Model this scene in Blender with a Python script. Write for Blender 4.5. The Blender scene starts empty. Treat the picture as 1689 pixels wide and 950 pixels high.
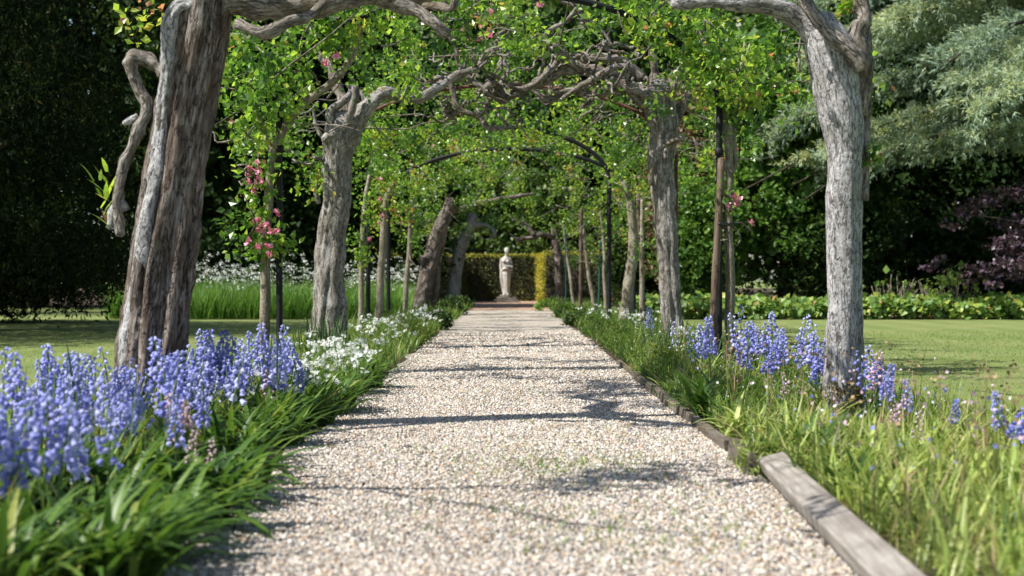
import bpy, math, random
import numpy as np
from mathutils import Vector

scene = bpy.context.scene
col = scene.collection
R = math.radians

# ------------------------------------------------------------------ camera
FPX = 2346.0                      # focal length in photo pixels (50 mm on 36 mm)
CAMH = 0.9
cd = bpy.data.cameras.new('camera')
cam = bpy.data.objects.new('camera', cd)
col.objects.link(cam)
cam.location = (0, 0, CAMH)
cam.rotation_euler = (R(90 - 0.464), 0, R(-0.11))
cd.sensor_width = 36
cd.lens = 50
cd.clip_start = 0.1
cd.clip_end = 600
cd.dof.use_dof = True
cd.dof.focus_distance = 12.0
cd.dof.aperture_fstop = 2.6
scene.camera = cam

# ------------------------------------------------------------------ sky and sun
SUN_EL, SUN_AZ = R(50), R(248)     # azimuth clockwise from +Y
w = bpy.data.worlds.new("World")
scene.world = w
w.use_nodes = True
nt = w.node_tree
bgn = nt.nodes['Background']
sky = nt.nodes.new('ShaderNodeTexSky')
sky.sky_type = 'NISHITA'
sky.sun_disc = False
sky.sun_elevation = SUN_EL
sky.sun_rotation = SUN_AZ
sky.air_density = 1.0
sky.dust_density = 1.0
nt.links.new(sky.outputs[0], bgn.inputs[0])
bgn.inputs[1].default_value = 0.085
sl = bpy.data.lights.new('sun', 'SUN')
sl.energy = 4.9
sl.angle = R(0.5)
sl.color = (1.0, 0.955, 0.88)
so = bpy.data.objects.new('sun', sl)
col.objects.link(so)
S = Vector((math.cos(SUN_EL) * math.sin(SUN_AZ), math.cos(SUN_EL) * math.cos(SUN_AZ), math.sin(SUN_EL)))
so.rotation_euler = S.to_track_quat('Z', 'Y').to_euler()
scene.view_settings.view_transform = 'Standard'
scene.view_settings.look = 'None'
scene.view_settings.exposure = 0.78
scene.view_settings.gamma = 1
scene.cycles.max_bounces = 8
scene.cycles.transparent_max_bounces = 4

# ------------------------------------------------------------------ helpers
rng = np.random.default_rng(11)
random.seed(5)

def at(px, py, d):
    return np.array([(px - 840.0) / FPX * d, d, CAMH - (py - 456.0) / FPX * d])

def tag(o, label=None, cat=None, group=None, kind=None):
    if label: o['label'] = label
    if cat: o['category'] = cat
    if group: o['group'] = group
    if kind: o['kind'] = kind
    return o

def empty(name, loc=(0, 0, 0)):
    o = bpy.data.objects.new(name, None)
    o.empty_display_size = 0.2
    o.location = tuple(float(v) for v in loc)
    col.objects.link(o)
    return o

_lat = np.random.default_rng(3).random((32, 32, 32)) * 2 - 1
def noise3(p):
    p = np.asarray(p, float)
    i = np.floor(p).astype(int); f = p - i; f = f * f * (3 - 2 * f)
    out = 0
    for a in (0, 1):
        for b in (0, 1):
            for c in (0, 1):
                wgt = (f[..., 0] if a else 1 - f[..., 0]) * (f[..., 1] if b else 1 - f[..., 1]) * (f[..., 2] if c else 1 - f[..., 2])
                out = out + wgt * _lat[(i[..., 0] + a) % 32, (i[..., 1] + b) % 32, (i[..., 2] + c) % 32]
    return out

class MB:
    """collects geometry, then links it as one mesh object"""
    def __init__(s):
        s.V = []; s.F = []; s.rnd = []; s.uvw = []; s.n = 0; s.mi = []
    def add(s, V, Fs, rnd=0.5, uvw=None, mi=0):
        V = np.asarray(V, float).reshape(-1, 3)
        if not isinstance(Fs, list): Fs = [Fs]
        for F in Fs:
            F = np.asarray(F, np.int64)
            if len(F):
                s.F.append(F + s.n); s.mi.append(np.full(len(F), mi, np.int32))
        s.V.append(V)
        r = np.asarray(rnd, float)
        s.rnd.append(np.full(len(V), float(r)) if r.ndim == 0 else r)
        s.uvw.append(V.copy() if uvw is None else uvw)
        s.n += len(V)
        return s
    def data(s, name, mats, smooth=False, origin=(0, 0, 0)):
        me = bpy.data.meshes.new(name)
        V = np.concatenate(s.V) - np.asarray(origin, float)
        me.vertices.add(len(V)); me.vertices.foreach_set('co', V.astype(np.float32).ravel())
        lt = np.concatenate([np.full(len(F), F.shape[1], np.int32) for F in s.F])
        lv = np.concatenate([F.ravel() for F in s.F]).astype(np.int32)
        ls = np.concatenate([[0], np.cumsum(lt)[:-1]]).astype(np.int32)
        me.loops.add(len(lv)); me.loops.foreach_set('vertex_index', lv)
        me.polygons.add(len(lt)); me.polygons.foreach_set('loop_start', ls)
        me.polygons.foreach_set('material_index', np.concatenate(s.mi))
        me.polygons.foreach_set('use_smooth', np.full(len(lt), bool(smooth)))
        a = me.attributes.new('rnd', 'FLOAT', 'POINT'); a.data.foreach_set('value', np.concatenate(s.rnd).astype(np.float32))
        a = me.attributes.new('uvw', 'FLOAT_VECTOR', 'POINT'); a.data.foreach_set('vector', np.concatenate(s.uvw).astype(np.float32).ravel())
        me.update(calc_edges=True)
        for m in (mats if isinstance(mats, (list, tuple)) else [mats]): me.materials.append(m)
        return me
    def build(s, name, mats, parent=None, smooth=False, origin=None):
        """geometry is given in world space; origin is where the object (or its parent) stands"""
        if parent is not None:
            org = np.array(parent['_o']) if '_o' in parent.keys() else np.array(parent.location)
        else:
            org = np.array(origin if origin is not None else (0, 0, 0), float)
        o = bpy.data.objects.new(name, s.data(name, mats, smooth, org))
        col.objects.link(o)
        if parent is None: o.location = tuple(org)
        else: o.parent = parent
        return o

def put(name, me, parent=None, loc=(0, 0, 0), rot=(0, 0, 0), sc=1.0):
    o = bpy.data.objects.new(name, me)
    col.objects.link(o)
    o.parent = parent
    o.location = tuple(float(v) for v in loc); o.rotation_euler = rot
    o.scale = (sc, sc, sc) if np.isscalar(sc) else sc
    return o

def catmull(P, n):
    P = np.asarray(P, float)
    Q = np.vstack([2 * P[0] - P[1], P, 2 * P[-1] - P[-2]])
    k = len(P) - 1
    t = np.linspace(0, k, n); i = np.minimum(t.astype(int), k - 1); u = (t - i)[:, None]
    a, b, c, d = Q[i], Q[i + 1], Q[i + 2], Q[i + 3]
    return 0.5 * (2 * b + (c - a) * u + (2 * a - 5 * b + 4 * c - d) * u ** 2 + (3 * b - a - 3 * c + d) * u ** 3)

def tube(mb, P, Rr, segs=10, step=0.05, lump=0.08, freq=9.0, flute=0.0, nfl=5, rnd=0.5, seed=0.0, wob=0.0, mi=0):
    P = np.asarray(P, float); Rr = np.asarray(Rr, float)
    L = np.linalg.norm(np.diff(P, axis=0), axis=1).sum()
    n = max(3, int(L / step) + 1)
    C = catmull(P, n)
    rad = np.interp(np.linspace(0, len(P) - 1, n), np.arange(len(P)), np.broadcast_to(Rr, (len(P),)) if Rr.ndim == 0 else Rr)
    if wob:
        q = C * 2.2 + seed
        C = C + wob * np.stack([noise3(q + 7.7), noise3(q + 3.1), noise3(q + 19.3)], -1) * np.minimum(1, np.arange(n) / 4.0)[:, None]
    T = np.gradient(C, axis=0); T /= np.linalg.norm(T, axis=1)[:, None] + 1e-9
    ref = np.array([1.0, 0, 0]) if abs(T[0][0]) < 0.8 else np.array([0, 1.0, 0])
    N = np.zeros_like(C); v = ref - T[0] * ref.dot(T[0]); N[0] = v / np.linalg.norm(v)
    for i in range(1, n):
        v = N[i - 1] - T[i] * N[i - 1].dot(T[i]); N[i] = v / (np.linalg.norm(v) + 1e-9)
    B = np.cross(T, N)
    th = np.linspace(0, 2 * np.pi, segs, endpoint=False)
    D = N[:, None, :] * np.cos(th)[None, :, None] + B[:, None, :] * np.sin(th)[None, :, None]
    base = C[:, None, :] + D * rad[:, None, None]
    s = np.concatenate([[0], np.cumsum(np.linalg.norm(np.diff(C, axis=0), axis=1))])
    k = 1 + lump * noise3(base * freq + seed) + 0.5 * lump * noise3(base * freq * 2.3 + seed + 5)
    if lump > 0.12:
        k = k + 1.5 * lump * np.maximum(0, noise3(base * freq * 0.55 + seed * 1.7 + 11) - 0.30)
    if flute:
        ph = th[None, :] + 0.35 * noise3(np.stack([s * 0.9, s * 0 + seed, s * 0], -1))[:, None] + 0.25 * noise3(np.stack([s[:, None] * 1.8 + 0 * th, 2 * np.cos(th)[None, :] + 0 * s[:, None], 2 * np.sin(th)[None, :] + seed + 0 * s[:, None]], -1))
        g = np.abs(np.sin(ph * nfl / 2.0 + seed)) ** 0.6
        k = k + flute * (g - 0.7)
        q = np.stack([np.cos(ph) * 5, np.sin(ph) * 5, s[:, None] * 1.3 + 0 * ph + seed], -1)
        k = k + 0.5 * flute * noise3(q)
    V = (C[:, None, :] + D * (rad[:, None] * k)[..., None]).reshape(-1, 3)
    i = np.arange(n - 1)[:, None] * segs; j = np.arange(segs)[None, :]; j2 = (j + 1) % segs
    F = np.stack([i + j, i + j2, i + segs + j2, i + segs + j], -1).reshape(-1, 4)
    V = np.vstack([V, C[0] - T[0] * rad[0] * 0.3, C[-1] + T[-1] * rad[-1] * 0.5])
    e = np.arange(segs); m = n * segs
    F1 = np.stack([np.roll(e, -1), e, np.full(segs, m)], -1)
    F2 = np.stack([(n - 1) * segs + e, (n - 1) * segs + np.roll(e, -1), np.full(segs, m + 1)], -1)
    uv = np.stack([np.cos(th)[None, :] * rad[:, None], np.sin(th)[None, :] * rad[:, None], s[:, None] + 0 * th], -1).reshape(-1, 3)
    uv = np.vstack([uv, [[0, 0, 0]], [[0, 0, s[-1]]]]) + seed
    mb.add(V, [F, F1, F2], rnd, uv, mi)
    return C

def wiggle(p0, p1, n, amp, rg):
    p0 = np.asarray(p0, float); p1 = np.asarray(p1, float)
    t = np.linspace(0, 1, n)[:, None]
    P = p0 + (p1 - p0) * t
    return P + rg.normal(0, amp, (n, 3)) * np.sin(np.pi * np.minimum(t * 1.3, 1) * 0.9 + 0.15)

def frames(dirs, nrm):
    d = dirs / (np.linalg.norm(dirs, axis=1)[:, None] + 1e-9)
    x = np.cross(d, nrm); x /= np.linalg.norm(x, axis=1)[:, None] + 1e-9
    z = np.cross(x, d)
    return np.stack([x, d, z], axis=2)          # columns: x (width), y (length), z (normal)

def inst(mb, tV, tF, M, T, rnd, mi=0):
    N, k = len(T), len(tV)
    V = np.einsum('nij,kj->nki', M, tV) + T[:, None, :]
    Fs = []
    for F in (tF if isinstance(tF, list) else [tF]):
        F = np.asarray(F); Fs.append((F[None] + (np.arange(N) * k)[:, None, None]).reshape(-1, F.shape[1]))
    mb.add(V.reshape(-1, 3), Fs, np.repeat(rnd, k), mi=mi)

LEAF_V = np.array([[0, 0, 0], [0.3, 0.45, 0.07], [0, 1, -0.06], [-0.3, 0.45, 0.07]], float)
LEAF_F = np.array([[0, 1, 2, 3]])
def leaves(mb, T, size, rg, aspect=1.0, up=0.7, rnd=None, droop=0.0, outward=None, var=0.48, mi=0):
    N = len(T)
    d = rg.normal(0, 1, (N, 3)); d[:, 2] -= droop
    nrm = rg.normal(0, 1, (N, 3)); nrm /= np.linalg.norm(nrm, axis=1)[:, None]
    nrm[:, 2] += up
    if outward is not None: nrm += outward
    M = frames(d, nrm)
    s = size * (1 + var * rg.uniform(-1, 1, N))
    M = M * s[:, None, None]
    tv = LEAF_V * np.array([aspect, 1, 1])
    inst(mb, tv, LEAF_F, M, T, rg.random(N) if rnd is None else rnd, mi)

def ball(rg, n, shell=0.0):
    v = rg.normal(0, 1, (n, 3)); v /= np.linalg.norm(v, axis=1)[:, None]
    r = rg.uniform(shell, 1, n) ** (1 / 2.0)
    return v * r[:, None]

def clumps(mb, C, rad, per, size, rg, aspect=1.0, up=0.7, base=0.4, spread=0.22, cl=0.15, droop=0.0, flat=1.0, mi=0):
    """leaf clumps: every centre gets its own lean in colour and its own size"""
    C = np.asarray(C); n = len(C)
    if n == 0: return
    cnt = np.maximum(3, (per * rg.uniform(0.6, 1.4, n)).astype(int))
    idx = np.repeat(np.arange(n), cnt)
    rr = rad * rg.uniform(0.65, 1.35, n)
    off = ball(rg, len(idx)); 
    T = C[idx] + off * rr[idx][:, None] * np.array([1, 1, flat])
    cb = np.clip(base + rg.normal(0, cl, n), 0, 1)
    rnd = np.clip(cb[idx] + rg.normal(0, spread, len(idx)), 0, 1)
    leaves(mb, T, size, rg, aspect, up, rnd, droop, off * 0.4, mi=mi)

def blades(mb, base, az, L, lean, curv, wid, k=4, rnd=None, fold=0.0, mi=0, prof=None):
    N = len(base)
    t = np.linspace(0, 1, k + 1)
    ang = lean[:, None] + curv[:, None] * t[None, :]
    st = (L / k)[:, None]
    am = 0.5 * (ang[:, 1:] + ang[:, :-1])
    h = np.concatenate([np.zeros((N, 1)), np.cumsum(np.sin(am) * st, 1)], 1)
    z = np.concatenate([np.zeros((N, 1)), np.cumsum(np.cos(am) * st, 1)], 1)
    dx, dy = np.cos(az)[:, None], np.sin(az)[:, None]
    C = np.stack([base[:, 0:1] + h * dx, base[:, 1:2] + h * dy, base[:, 2:3] + z], -1)
    if prof is None: prof = np.minimum(1, 1.35 * (1 - t) ** 0.7) * np.minimum(1, 0.6 + t * 2)
    wv = wid[:, None] * prof[None, :] * 0.5
    side = np.stack([-np.sin(az), np.cos(az), np.zeros(N)], -1)[:, None, :]
    A = C + side * wv[..., None]; B = C - side * wv[..., None]
    if fold:
        nz = np.stack([-np.cos(ang) * dx, -np.cos(ang) * dy, np.sin(ang)], -1)
        A = A + nz * (wv * fold)[..., None]; B = B + nz * (wv * fold)[..., None]
        V = np.concatenate([A, C, B], 1); m = k + 1
        f = np.array([[j, j + 1, m + j + 1, m + j] for j in range(k)] + [[m + j, m + j + 1, 2 * m + j + 1, 2 * m + j] for j in range(k)])
        kk = 3 * m
    else:
        V = np.concatenate([A, B], 1); m = k + 1
        f = np.array([[j, j + 1, m + j + 1, m + j] for j in range(k)]); kk = 2 * m
    F = (f[None] + (np.arange(N) * kk)[:, None, None]).reshape(-1, 4)
    r = rng.random(N) if rnd is None else rnd
    mb.add(V.reshape(-1, 3), F, np.repeat(r, kk), mi=mi)

def box(mb, x0, x1, y0, y1, z0, z1, rnd=0.5, mi=0):
    V = np.array([[x, y, z] for z in (z0, z1) for y in (y0, y1) for x in (x0, x1)], float)
    F = np.array([[0, 2, 3, 1], [4, 5, 7, 6], [0, 1, 5, 4], [2, 6, 7, 3], [0, 4, 6, 2], [1, 3, 7, 5]])
    mb.add(V, F, rnd, mi=mi)

# ------------------------------------------------------------------ materials
class NT:
    def __init__(s, name):
        s.m = bpy.data.materials.new(name); s.m.use_nodes = True
        s.t = s.m.node_tree; s.p = s.t.nodes['Principled BSDF']; s.out = s.t.nodes['Material Output']
    def n(s, typ, **kw):
        x = s.t.nodes.new(typ)
        for k, v in kw.items(): setattr(x, k, v)
        return x
    def l(s, a, b): s.t.links.new(a, b)
    def attr(s, name): return s.n('ShaderNodeAttribute', attribute_name=name)
    def ramp(s, fac, stops, interp='LINEAR'):
        r = s.n('ShaderNodeValToRGB'); e = r.color_ramp.elements; r.color_ramp.interpolation = interp
        while len(e) < len(stops): e.new(0.5)
        for i, (p, c) in enumerate(stops):
            e[i].position = p; e[i].color = (c[0], c[1], c[2], 1)
        s.l(fac, r.inputs[0]); return r.outputs[0]
    def noise(s, vec, scale, detail=3, rough=0.55, mapping=None):
        if mapping is not None:
            mp = s.n('ShaderNodeMapping'); mp.inputs['Scale'].default_value = mapping
            s.l(vec, mp.inputs[0]); vec = mp.outputs[0]
        x = s.n('ShaderNodeTexNoise'); x.inputs['Scale'].default_value = scale
        x.inputs['Detail'].default_value = detail; x.inputs['Roughness'].default_value = rough
        s.l(vec, x.inputs['Vector']); return x.outputs[0]
    def mix(s, fac, a, b, mode='MIX'):
        x = s.n('ShaderNodeMix', data_type='RGBA', blend_type=mode)
        if isinstance(fac, (int, float)): x.inputs[0].default_value = fac
        else: s.l(fac, x.inputs[0])
        for v, i in ((a, 6), (b, 7)):
            if isinstance(v, (tuple, list)): x.inputs[i].default_value = (*v, 1)
            else: s.l(v, x.inputs[i])
        return x.outputs[2]
    def bump(s, h, strength=0.5, dist=0.02, prev=None):
        x = s.n('ShaderNodeBump'); x.inputs['Strength'].default_value = strength; x.inputs['Distance'].default_value = dist
        s.l(h, x.inputs['Height'])
        if prev is not None: s.l(prev, x.inputs['Normal'])
        s.l(x.outputs[0], s.p.inputs['Normal']); return x.outputs[0]
    def fin(s, colr=None, rough=0.8, spec=0.3):
        if colr is not None:
            if isinstance(colr, (tuple, list)): s.p.inputs['Base Color'].default_value = (*colr, 1)
            else: s.l(colr, s.p.inputs['Base Color'])
        s.p.inputs['Roughness'].default_value = rough
        s.p.inputs['Specular IOR Level'].default_value = spec
        return s.m

def leaf_mat(name, stops, rough=0.45, spec=0.4, transl=0.3, tcol=1.3):
    s = NT(name)
    c = s.ramp(s.attr('rnd').outputs['Fac'], stops)
    s.fin(c, rough, spec)
    if transl:
        tr = s.n('ShaderNodeBsdfTranslucent')
        s.l(s.mix(1.0, c, (tcol, tcol, tcol * 0.7), 'MULTIPLY'), tr.inputs[0])
        mx = s.n('ShaderNodeMixShader'); mx.inputs[0].default_value = transl
        s.l(s.p.outputs[0], mx.inputs[1]); s.l(tr.outputs[0], mx.inputs[2]); s.l(mx.outputs[0], s.out.inputs[0])
    return s.m

def bark_mat(name, dark, mid, light, warm=None, scale=1.0, stretch=0.16, bumpd=0.012):
    s = NT(name)
    u = s.attr('uvw').outputs['Vector']
    n1 = s.noise(u, 42 * scale, 6, 0.65, (1, 1, stretch))
    n2 = s.noise(u, 7 * scale, 4, 0.6, (1, 1, 0.35))
    n3 = s.noise(u, 120 * scale, 4, 0.7, (1, 1, 0.3))
    n4 = s.noise(u, 15 * scale, 3, 0.55, (1, 1, 0.22))          # long cracks between the plates
    n5 = s.noise(u, 4.2, 4, 0.6, (1, 1, 0.6))                   # weather stains and lichen
    c = s.ramp(n1, [(0.30, dark), (0.46, mid), (0.66, light)])
    if warm: c = s.mix(s.ramp(n2, [(0.48, (0, 0, 0)), (0.68, (1, 1, 1))]), c, s.ramp(n1, [(0.35, tuple(v * 0.45 for v in warm)), (0.6, warm)]))
    c = s.mix(s.ramp(n3, [(0.32, (1, 1, 1)), (0.42, (0, 0, 0))]), c, dark)
    stain = tuple(v * f for v, f in zip(mid, (0.64, 0.62, 0.57)))
    c = s.mix(s.ramp(n5, [(0.36, (0.75, 0.75, 0.75)), (0.50, (0, 0, 0))]), c, stain)
    c = s.mix(s.ramp(n5, [(0.58, (0, 0, 0)), (0.70, (0.45, 0.45, 0.45))]), c, tuple(min(1, v * 1.15) for v in light))
    crack = s.ramp(n4, [(0.455, (1, 1, 1)), (0.485, (0, 0, 0)), (0.505, (0, 0, 0)), (0.535, (1, 1, 1))])
    c = s.mix(s.ramp(n4, [(0.465, (0, 0, 0)), (0.492, (0.85, 0.85, 0.85)), (0.52, (0, 0, 0))]), c, dark)
    s.fin(c, 0.9, 0.15)
    b = s.bump(n1, 0.8, bumpd)
    b = s.bump(crack, 0.7, bumpd * 1.2, b)
    s.bump(n3, 0.5, bumpd * 0.4, b)
    return s.m

M = {}
M['bark_grey'] = bark_mat('grey_bark', (0.06, 0.056, 0.055), (0.325, 0.315, 0.312), (0.56, 0.555, 0.56), None, 1.7, 0.55, 0.016)
M['bark_old'] = bark_mat('old_bark', (0.016, 0.012, 0.010), (0.145, 0.115, 0.098), (0.42, 0.38, 0.35), (0.17, 0.115, 0.085), 1.9, 0.10, 0.02)
M['bark_limb'] = bark_mat('limb_bark', (0.045, 0.038, 0.032), (0.20, 0.175, 0.15), (0.42, 0.39, 0.36), (0.15, 0.115, 0.065), 1.5, 0.4)
M['bark_young'] = bark_mat('young_bark', (0.10, 0.085, 0.06), (0.25, 0.225, 0.17), (0.40, 0.375, 0.31), (0.22, 0.18, 0.11), 1.4, 0.6, 0.004)
M['bark_mid'] = bark_mat('mid_bark', (0.045, 0.04, 0.036), (0.265, 0.245, 0.225), (0.47, 0.445, 0.42), (0.23, 0.195, 0.155), 1.6, 0.3, 0.018)
M['bark_dark'] = bark_mat('dark_bark', (0.02, 0.016, 0.012), (0.06, 0.048, 0.038), (0.11, 0.095, 0.08), None, 0.6, 0.25)
M['stake'] = bark_mat('stake_wood', (0.05, 0.036, 0.026), (0.125, 0.09, 0.066), (0.20, 0.155, 0.12), None, 1.0, 0.06, 0.003)

M['arch_leaf'] = leaf_mat('arch_leaf', [(0.0, (0.034, 0.082, 0.014)), (0.3, (0.075, 0.165, 0.024)), (0.6, (0.175, 0.295, 0.038)), (0.86, (0.31, 0.39, 0.055)), (0.975, (0.36, 0.31, 0.07)), (1.0, (0.33, 0.15, 0.08))], 0.33, 0.55, 0.5, 2.0)
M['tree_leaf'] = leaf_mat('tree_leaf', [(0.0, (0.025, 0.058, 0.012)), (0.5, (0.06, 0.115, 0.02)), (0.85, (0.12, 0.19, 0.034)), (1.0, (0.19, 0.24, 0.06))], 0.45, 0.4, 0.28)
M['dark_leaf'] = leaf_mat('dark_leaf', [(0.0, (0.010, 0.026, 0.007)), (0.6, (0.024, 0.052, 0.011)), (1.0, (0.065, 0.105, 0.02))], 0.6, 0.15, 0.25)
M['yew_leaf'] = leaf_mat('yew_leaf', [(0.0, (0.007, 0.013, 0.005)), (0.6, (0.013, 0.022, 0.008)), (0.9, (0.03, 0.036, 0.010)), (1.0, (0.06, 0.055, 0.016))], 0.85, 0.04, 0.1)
M['bright_leaf'] = leaf_mat('bright_leaf', [(0.0, (0.05, 0.12, 0.02)), (0.5, (0.11, 0.22, 0.03)), (1.0, (0.24, 0.34, 0.05))], 0.45, 0.4, 0.35)
M['cedar'] = leaf_mat('cedar_needle', [(0.0, (0.075, 0.125, 0.10)), (0.5, (0.20, 0.285, 0.205)), (0.8, (0.34, 0.42, 0.27)), (1.0, (0.46, 0.49, 0.22))], 0.6, 0.3, 0.34, 1.3)
M['maple'] = leaf_mat('maple_leaf', [(0.0, (0.026, 0.012, 0.019)), (0.6, (0.072, 0.042, 0.062)), (1.0, (0.135, 0.10, 0.13))], 0.38, 0.5, 0.12, 0.9)
M['brown_leaf'] = leaf_mat('brown_leaf', [(0.0, (0.06, 0.045, 0.02)), (0.45, (0.15, 0.10, 0.05)), (0.75, (0.23, 0.16, 0.10)), (1.0, (0.36, 0.26, 0.23))], 0.6, 0.3, 0.25)
M['ground_leaf'] = leaf_mat('ground_leaf', [(0.0, (0.06, 0.14, 0.035)), (0.5, (0.15, 0.26, 0.055)), (0.85, (0.30, 0.38, 0.07)), (0.95, (0.42, 0.42, 0.08)), (1.0, (0.4, 0.22, 0.09))], 0.45, 0.4, 0.3)
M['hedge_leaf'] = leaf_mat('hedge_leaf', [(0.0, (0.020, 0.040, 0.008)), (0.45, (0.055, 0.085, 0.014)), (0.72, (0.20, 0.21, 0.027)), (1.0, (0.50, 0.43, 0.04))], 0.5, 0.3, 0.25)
M['strap'] = leaf_mat('strap_leaf', [(0.0, (0.028, 0.07, 0.014)), (0.5, (0.075, 0.155, 0.024)), (0.85, (0.15, 0.245, 0.04)), (1.0, (0.30, 0.33, 0.08))], 0.42, 0.4, 0.35)
M['grass'] = leaf_mat('grass_blade', [(0.0, (0.04, 0.10, 0.016)), (0.4, (0.10, 0.19, 0.03)), (0.75, (0.20, 0.28, 0.05)), (0.93, (0.36, 0.38, 0.09)), (1.0, (0.38, 0.28, 0.14))], 0.45, 0.4, 0.35)
M['grass_pale'] = leaf_mat('pale_grass_blade', [(0.0, (0.07, 0.13, 0.03)), (0.3, (0.19, 0.26, 0.055)), (0.65, (0.33, 0.42, 0.095)), (0.94, (0.48, 0.52, 0.18)), (1.0, (0.36, 0.28, 0.15))], 0.45, 0.4, 0.35)
M['iris'] = leaf_mat('iris_leaf', [(0.0, (0.035, 0.075, 0.035)), (0.7, (0.075, 0.14, 0.06)), (1.0, (0.2, 0.24, 0.1))], 0.4, 0.4, 0.25)
M['meadow'] = leaf_mat('meadow_blade', [(0.0, (0.06, 0.15, 0.025)), (0.6, (0.13, 0.26, 0.045)), (1.0, (0.24, 0.36, 0.08))], 0.5, 0.3, 0.4)
M['blue'] = leaf_mat('blue_petal', [(0.0, (0.17, 0.19, 0.56)), (0.5, (0.32, 0.345, 0.79)), (1.0, (0.53, 0.55, 0.89))], 0.5, 0.3, 0.35, 1.1)
M['pink'] = leaf_mat('pink_petal', [(0.0, (0.5, 0.28, 0.45)), (1.0, (0.78, 0.58, 0.70))], 0.5, 0.3, 0.35, 1.1)
M['white'] = leaf_mat('white_petal', [(0.0, (0.68, 0.72, 0.70)), (1.0, (0.86, 0.88, 0.86))], 0.5, 0.3, 0.25, 1.0)
M['rose'] = leaf_mat('rose_petal', [(0.0, (0.60, 0.14, 0.27)), (0.6, (0.74, 0.28, 0.42)), (1.0, (0.84, 0.50, 0.60))], 0.5, 0.3, 0.25, 1.1)
M['stem'] = leaf_mat('green_stem', [(0.0, (0.06, 0.12, 0.03)), (1.0, (0.14, 0.2, 0.06))], 0.5, 0.3, 0)
M['dry'] = leaf_mat('dry_stem', [(0.0, (0.12, 0.07, 0.04)), (1.0, (0.34, 0.25, 0.14))], 0.7, 0.2, 0)

s = NT('painted_steel'); M['steel'] = s.fin((0.010, 0.0105, 0.012), 0.6, 0.25)
s = NT('rusty_steel'); g = s.n('ShaderNodeTexCoord').outputs['Object']
M['rust'] = s.fin(s.ramp(s.noise(g, 30, 4), [(0.35, (0.07, 0.03, 0.022)), (0.65, (0.19, 0.09, 0.07))]), 0.75, 0.3)
s = NT('green_plastic'); M['green_plastic'] = s.fin((0.012, 0.085, 0.06), 0.5, 0.4)
s = NT('rubber'); M['rubber'] = s.fin((0.02, 0.02, 0.02), 0.6, 0.4)

s = NT('weathered_timber'); g = s.n('ShaderNodeTexCoord').outputs['Object']
a = s.noise(g, 60, 6, 0.65, (1, 0.05, 1)); b = s.noise(g, 3.5, 5, 0.6)
c = s.ramp(a, [(0.3, (0.13, 0.11, 0.095)), (0.5, (0.29, 0.265, 0.235)), (0.7, (0.40, 0.375, 0.34))])
c = s.mix(s.ramp(b, [(0.42, (0, 0, 0)), (0.62, (0.7, 0.7, 0.7))]), c, (0.15, 0.13, 0.11))
s.bump(a, 0.5, 0.004); M['timber'] = s.fin(c, 0.85, 0.2)

s = NT('sunken_timber'); g = s.n('ShaderNodeTexCoord').outputs['Object']
a = s.noise(g, 60, 6, 0.65, (1, 0.05, 1))
s.bump(a, 0.5, 0.004); M['timber_dark'] = s.fin(s.ramp(a, [(0.3, (0.05, 0.04, 0.03)), (0.5, (0.12, 0.10, 0.08)), (0.7, (0.20, 0.18, 0.15))]), 0.9, 0.15)
s = NT('statue_stone'); g = s.n('ShaderNodeTexCoord').outputs['Object']
a = s.noise(g, 9, 6, 0.65); b = s.noise(g, 40, 4)
c = s.ramp(a, [(0.32, (0.22, 0.20, 0.165)), (0.5, (0.47, 0.45, 0.41)), (0.7, (0.60, 0.58, 0.54))])
s.bump(b, 0.3, 0.01); M['stone'] = s.fin(c, 0.85, 0.2)
s = NT('plinth_stone'); g = s.n('ShaderNodeTexCoord').outputs['Object']
a = s.noise(g, 6, 6, 0.65)
s.bump(a, 0.4, 0.01); M['plinth'] = s.fin(s.ramp(a, [(0.35, (0.07, 0.065, 0.055)), (0.65, (0.22, 0.20, 0.17))]), 0.9, 0.2)

PEB = [(0.0, (0.10, 0.09, 0.085)), (0.13, (0.23, 0.215, 0.205)), (0.22, (0.37, 0.25, 0.155)), (0.31, (0.48, 0.395, 0.305)), (0.50, (0.58, 0.52, 0.445)),
       (0.64, (0.63, 0.59, 0.53)), (0.73, (0.30, 0.285, 0.275)), (0.84, (0.40, 0.37, 0.335)), (0.91, (0.78, 0.75, 0.70)), (0.96, (0.58, 0.52, 0.45)), (1.0, (0.46, 0.28, 0.16))]
s = NT('gravel_stone'); ga = s.attr('rnd'); ga.attribute_type = 'INSTANCER'; M['pebble'] = s.fin(s.ramp(ga.outputs['Fac'], PEB), 0.75, 0.3)

s = NT('gravel_path'); g = s.n('ShaderNodeTexCoord').outputs['Object']
v = s.n('ShaderNodeTexVoronoi'); v.inputs['Scale'].default_value = 80; s.l(g, v.inputs['Vector'])
sep = s.n('ShaderNodeSeparateColor'); s.l(v.outputs['Color'], sep.inputs[0])
c = s.ramp(sep.outputs[0], PEB)
c = s.mix(s.ramp(v.outputs['Distance'], [(0.55, (0, 0, 0)), (0.85, (0.55, 0.55, 0.55))]), c, (0.2, 0.16, 0.12))
big = s.noise(g, 1.1, 5, 0.6)
c = s.mix(s.ramp(big, [(0.54, (0, 0, 0)), (0.68, (0.6, 0.6, 0.6))]), c, (0.17, 0.16, 0.08))
m1 = s.noise(g, 9, 5, 0.7); m2 = s.noise(g, 34, 4, 0.7)
c = s.mix(s.ramp(m2, [(0.40, (0.75, 0.75, 0.75)), (0.52, (0, 0, 0))]), c, (0.26, 0.22, 0.18))
c = s.mix(s.ramp(m1, [(0.50, (0, 0, 0)), (0.64, (0.6, 0.6, 0.6))]), c, (0.66, 0.60, 0.51))
inv = s.n('ShaderNodeMath', operation='SUBTRACT'); inv.inputs[0].default_value = 1; s.l(v.outputs['Distance'], inv.inputs[1])
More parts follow.
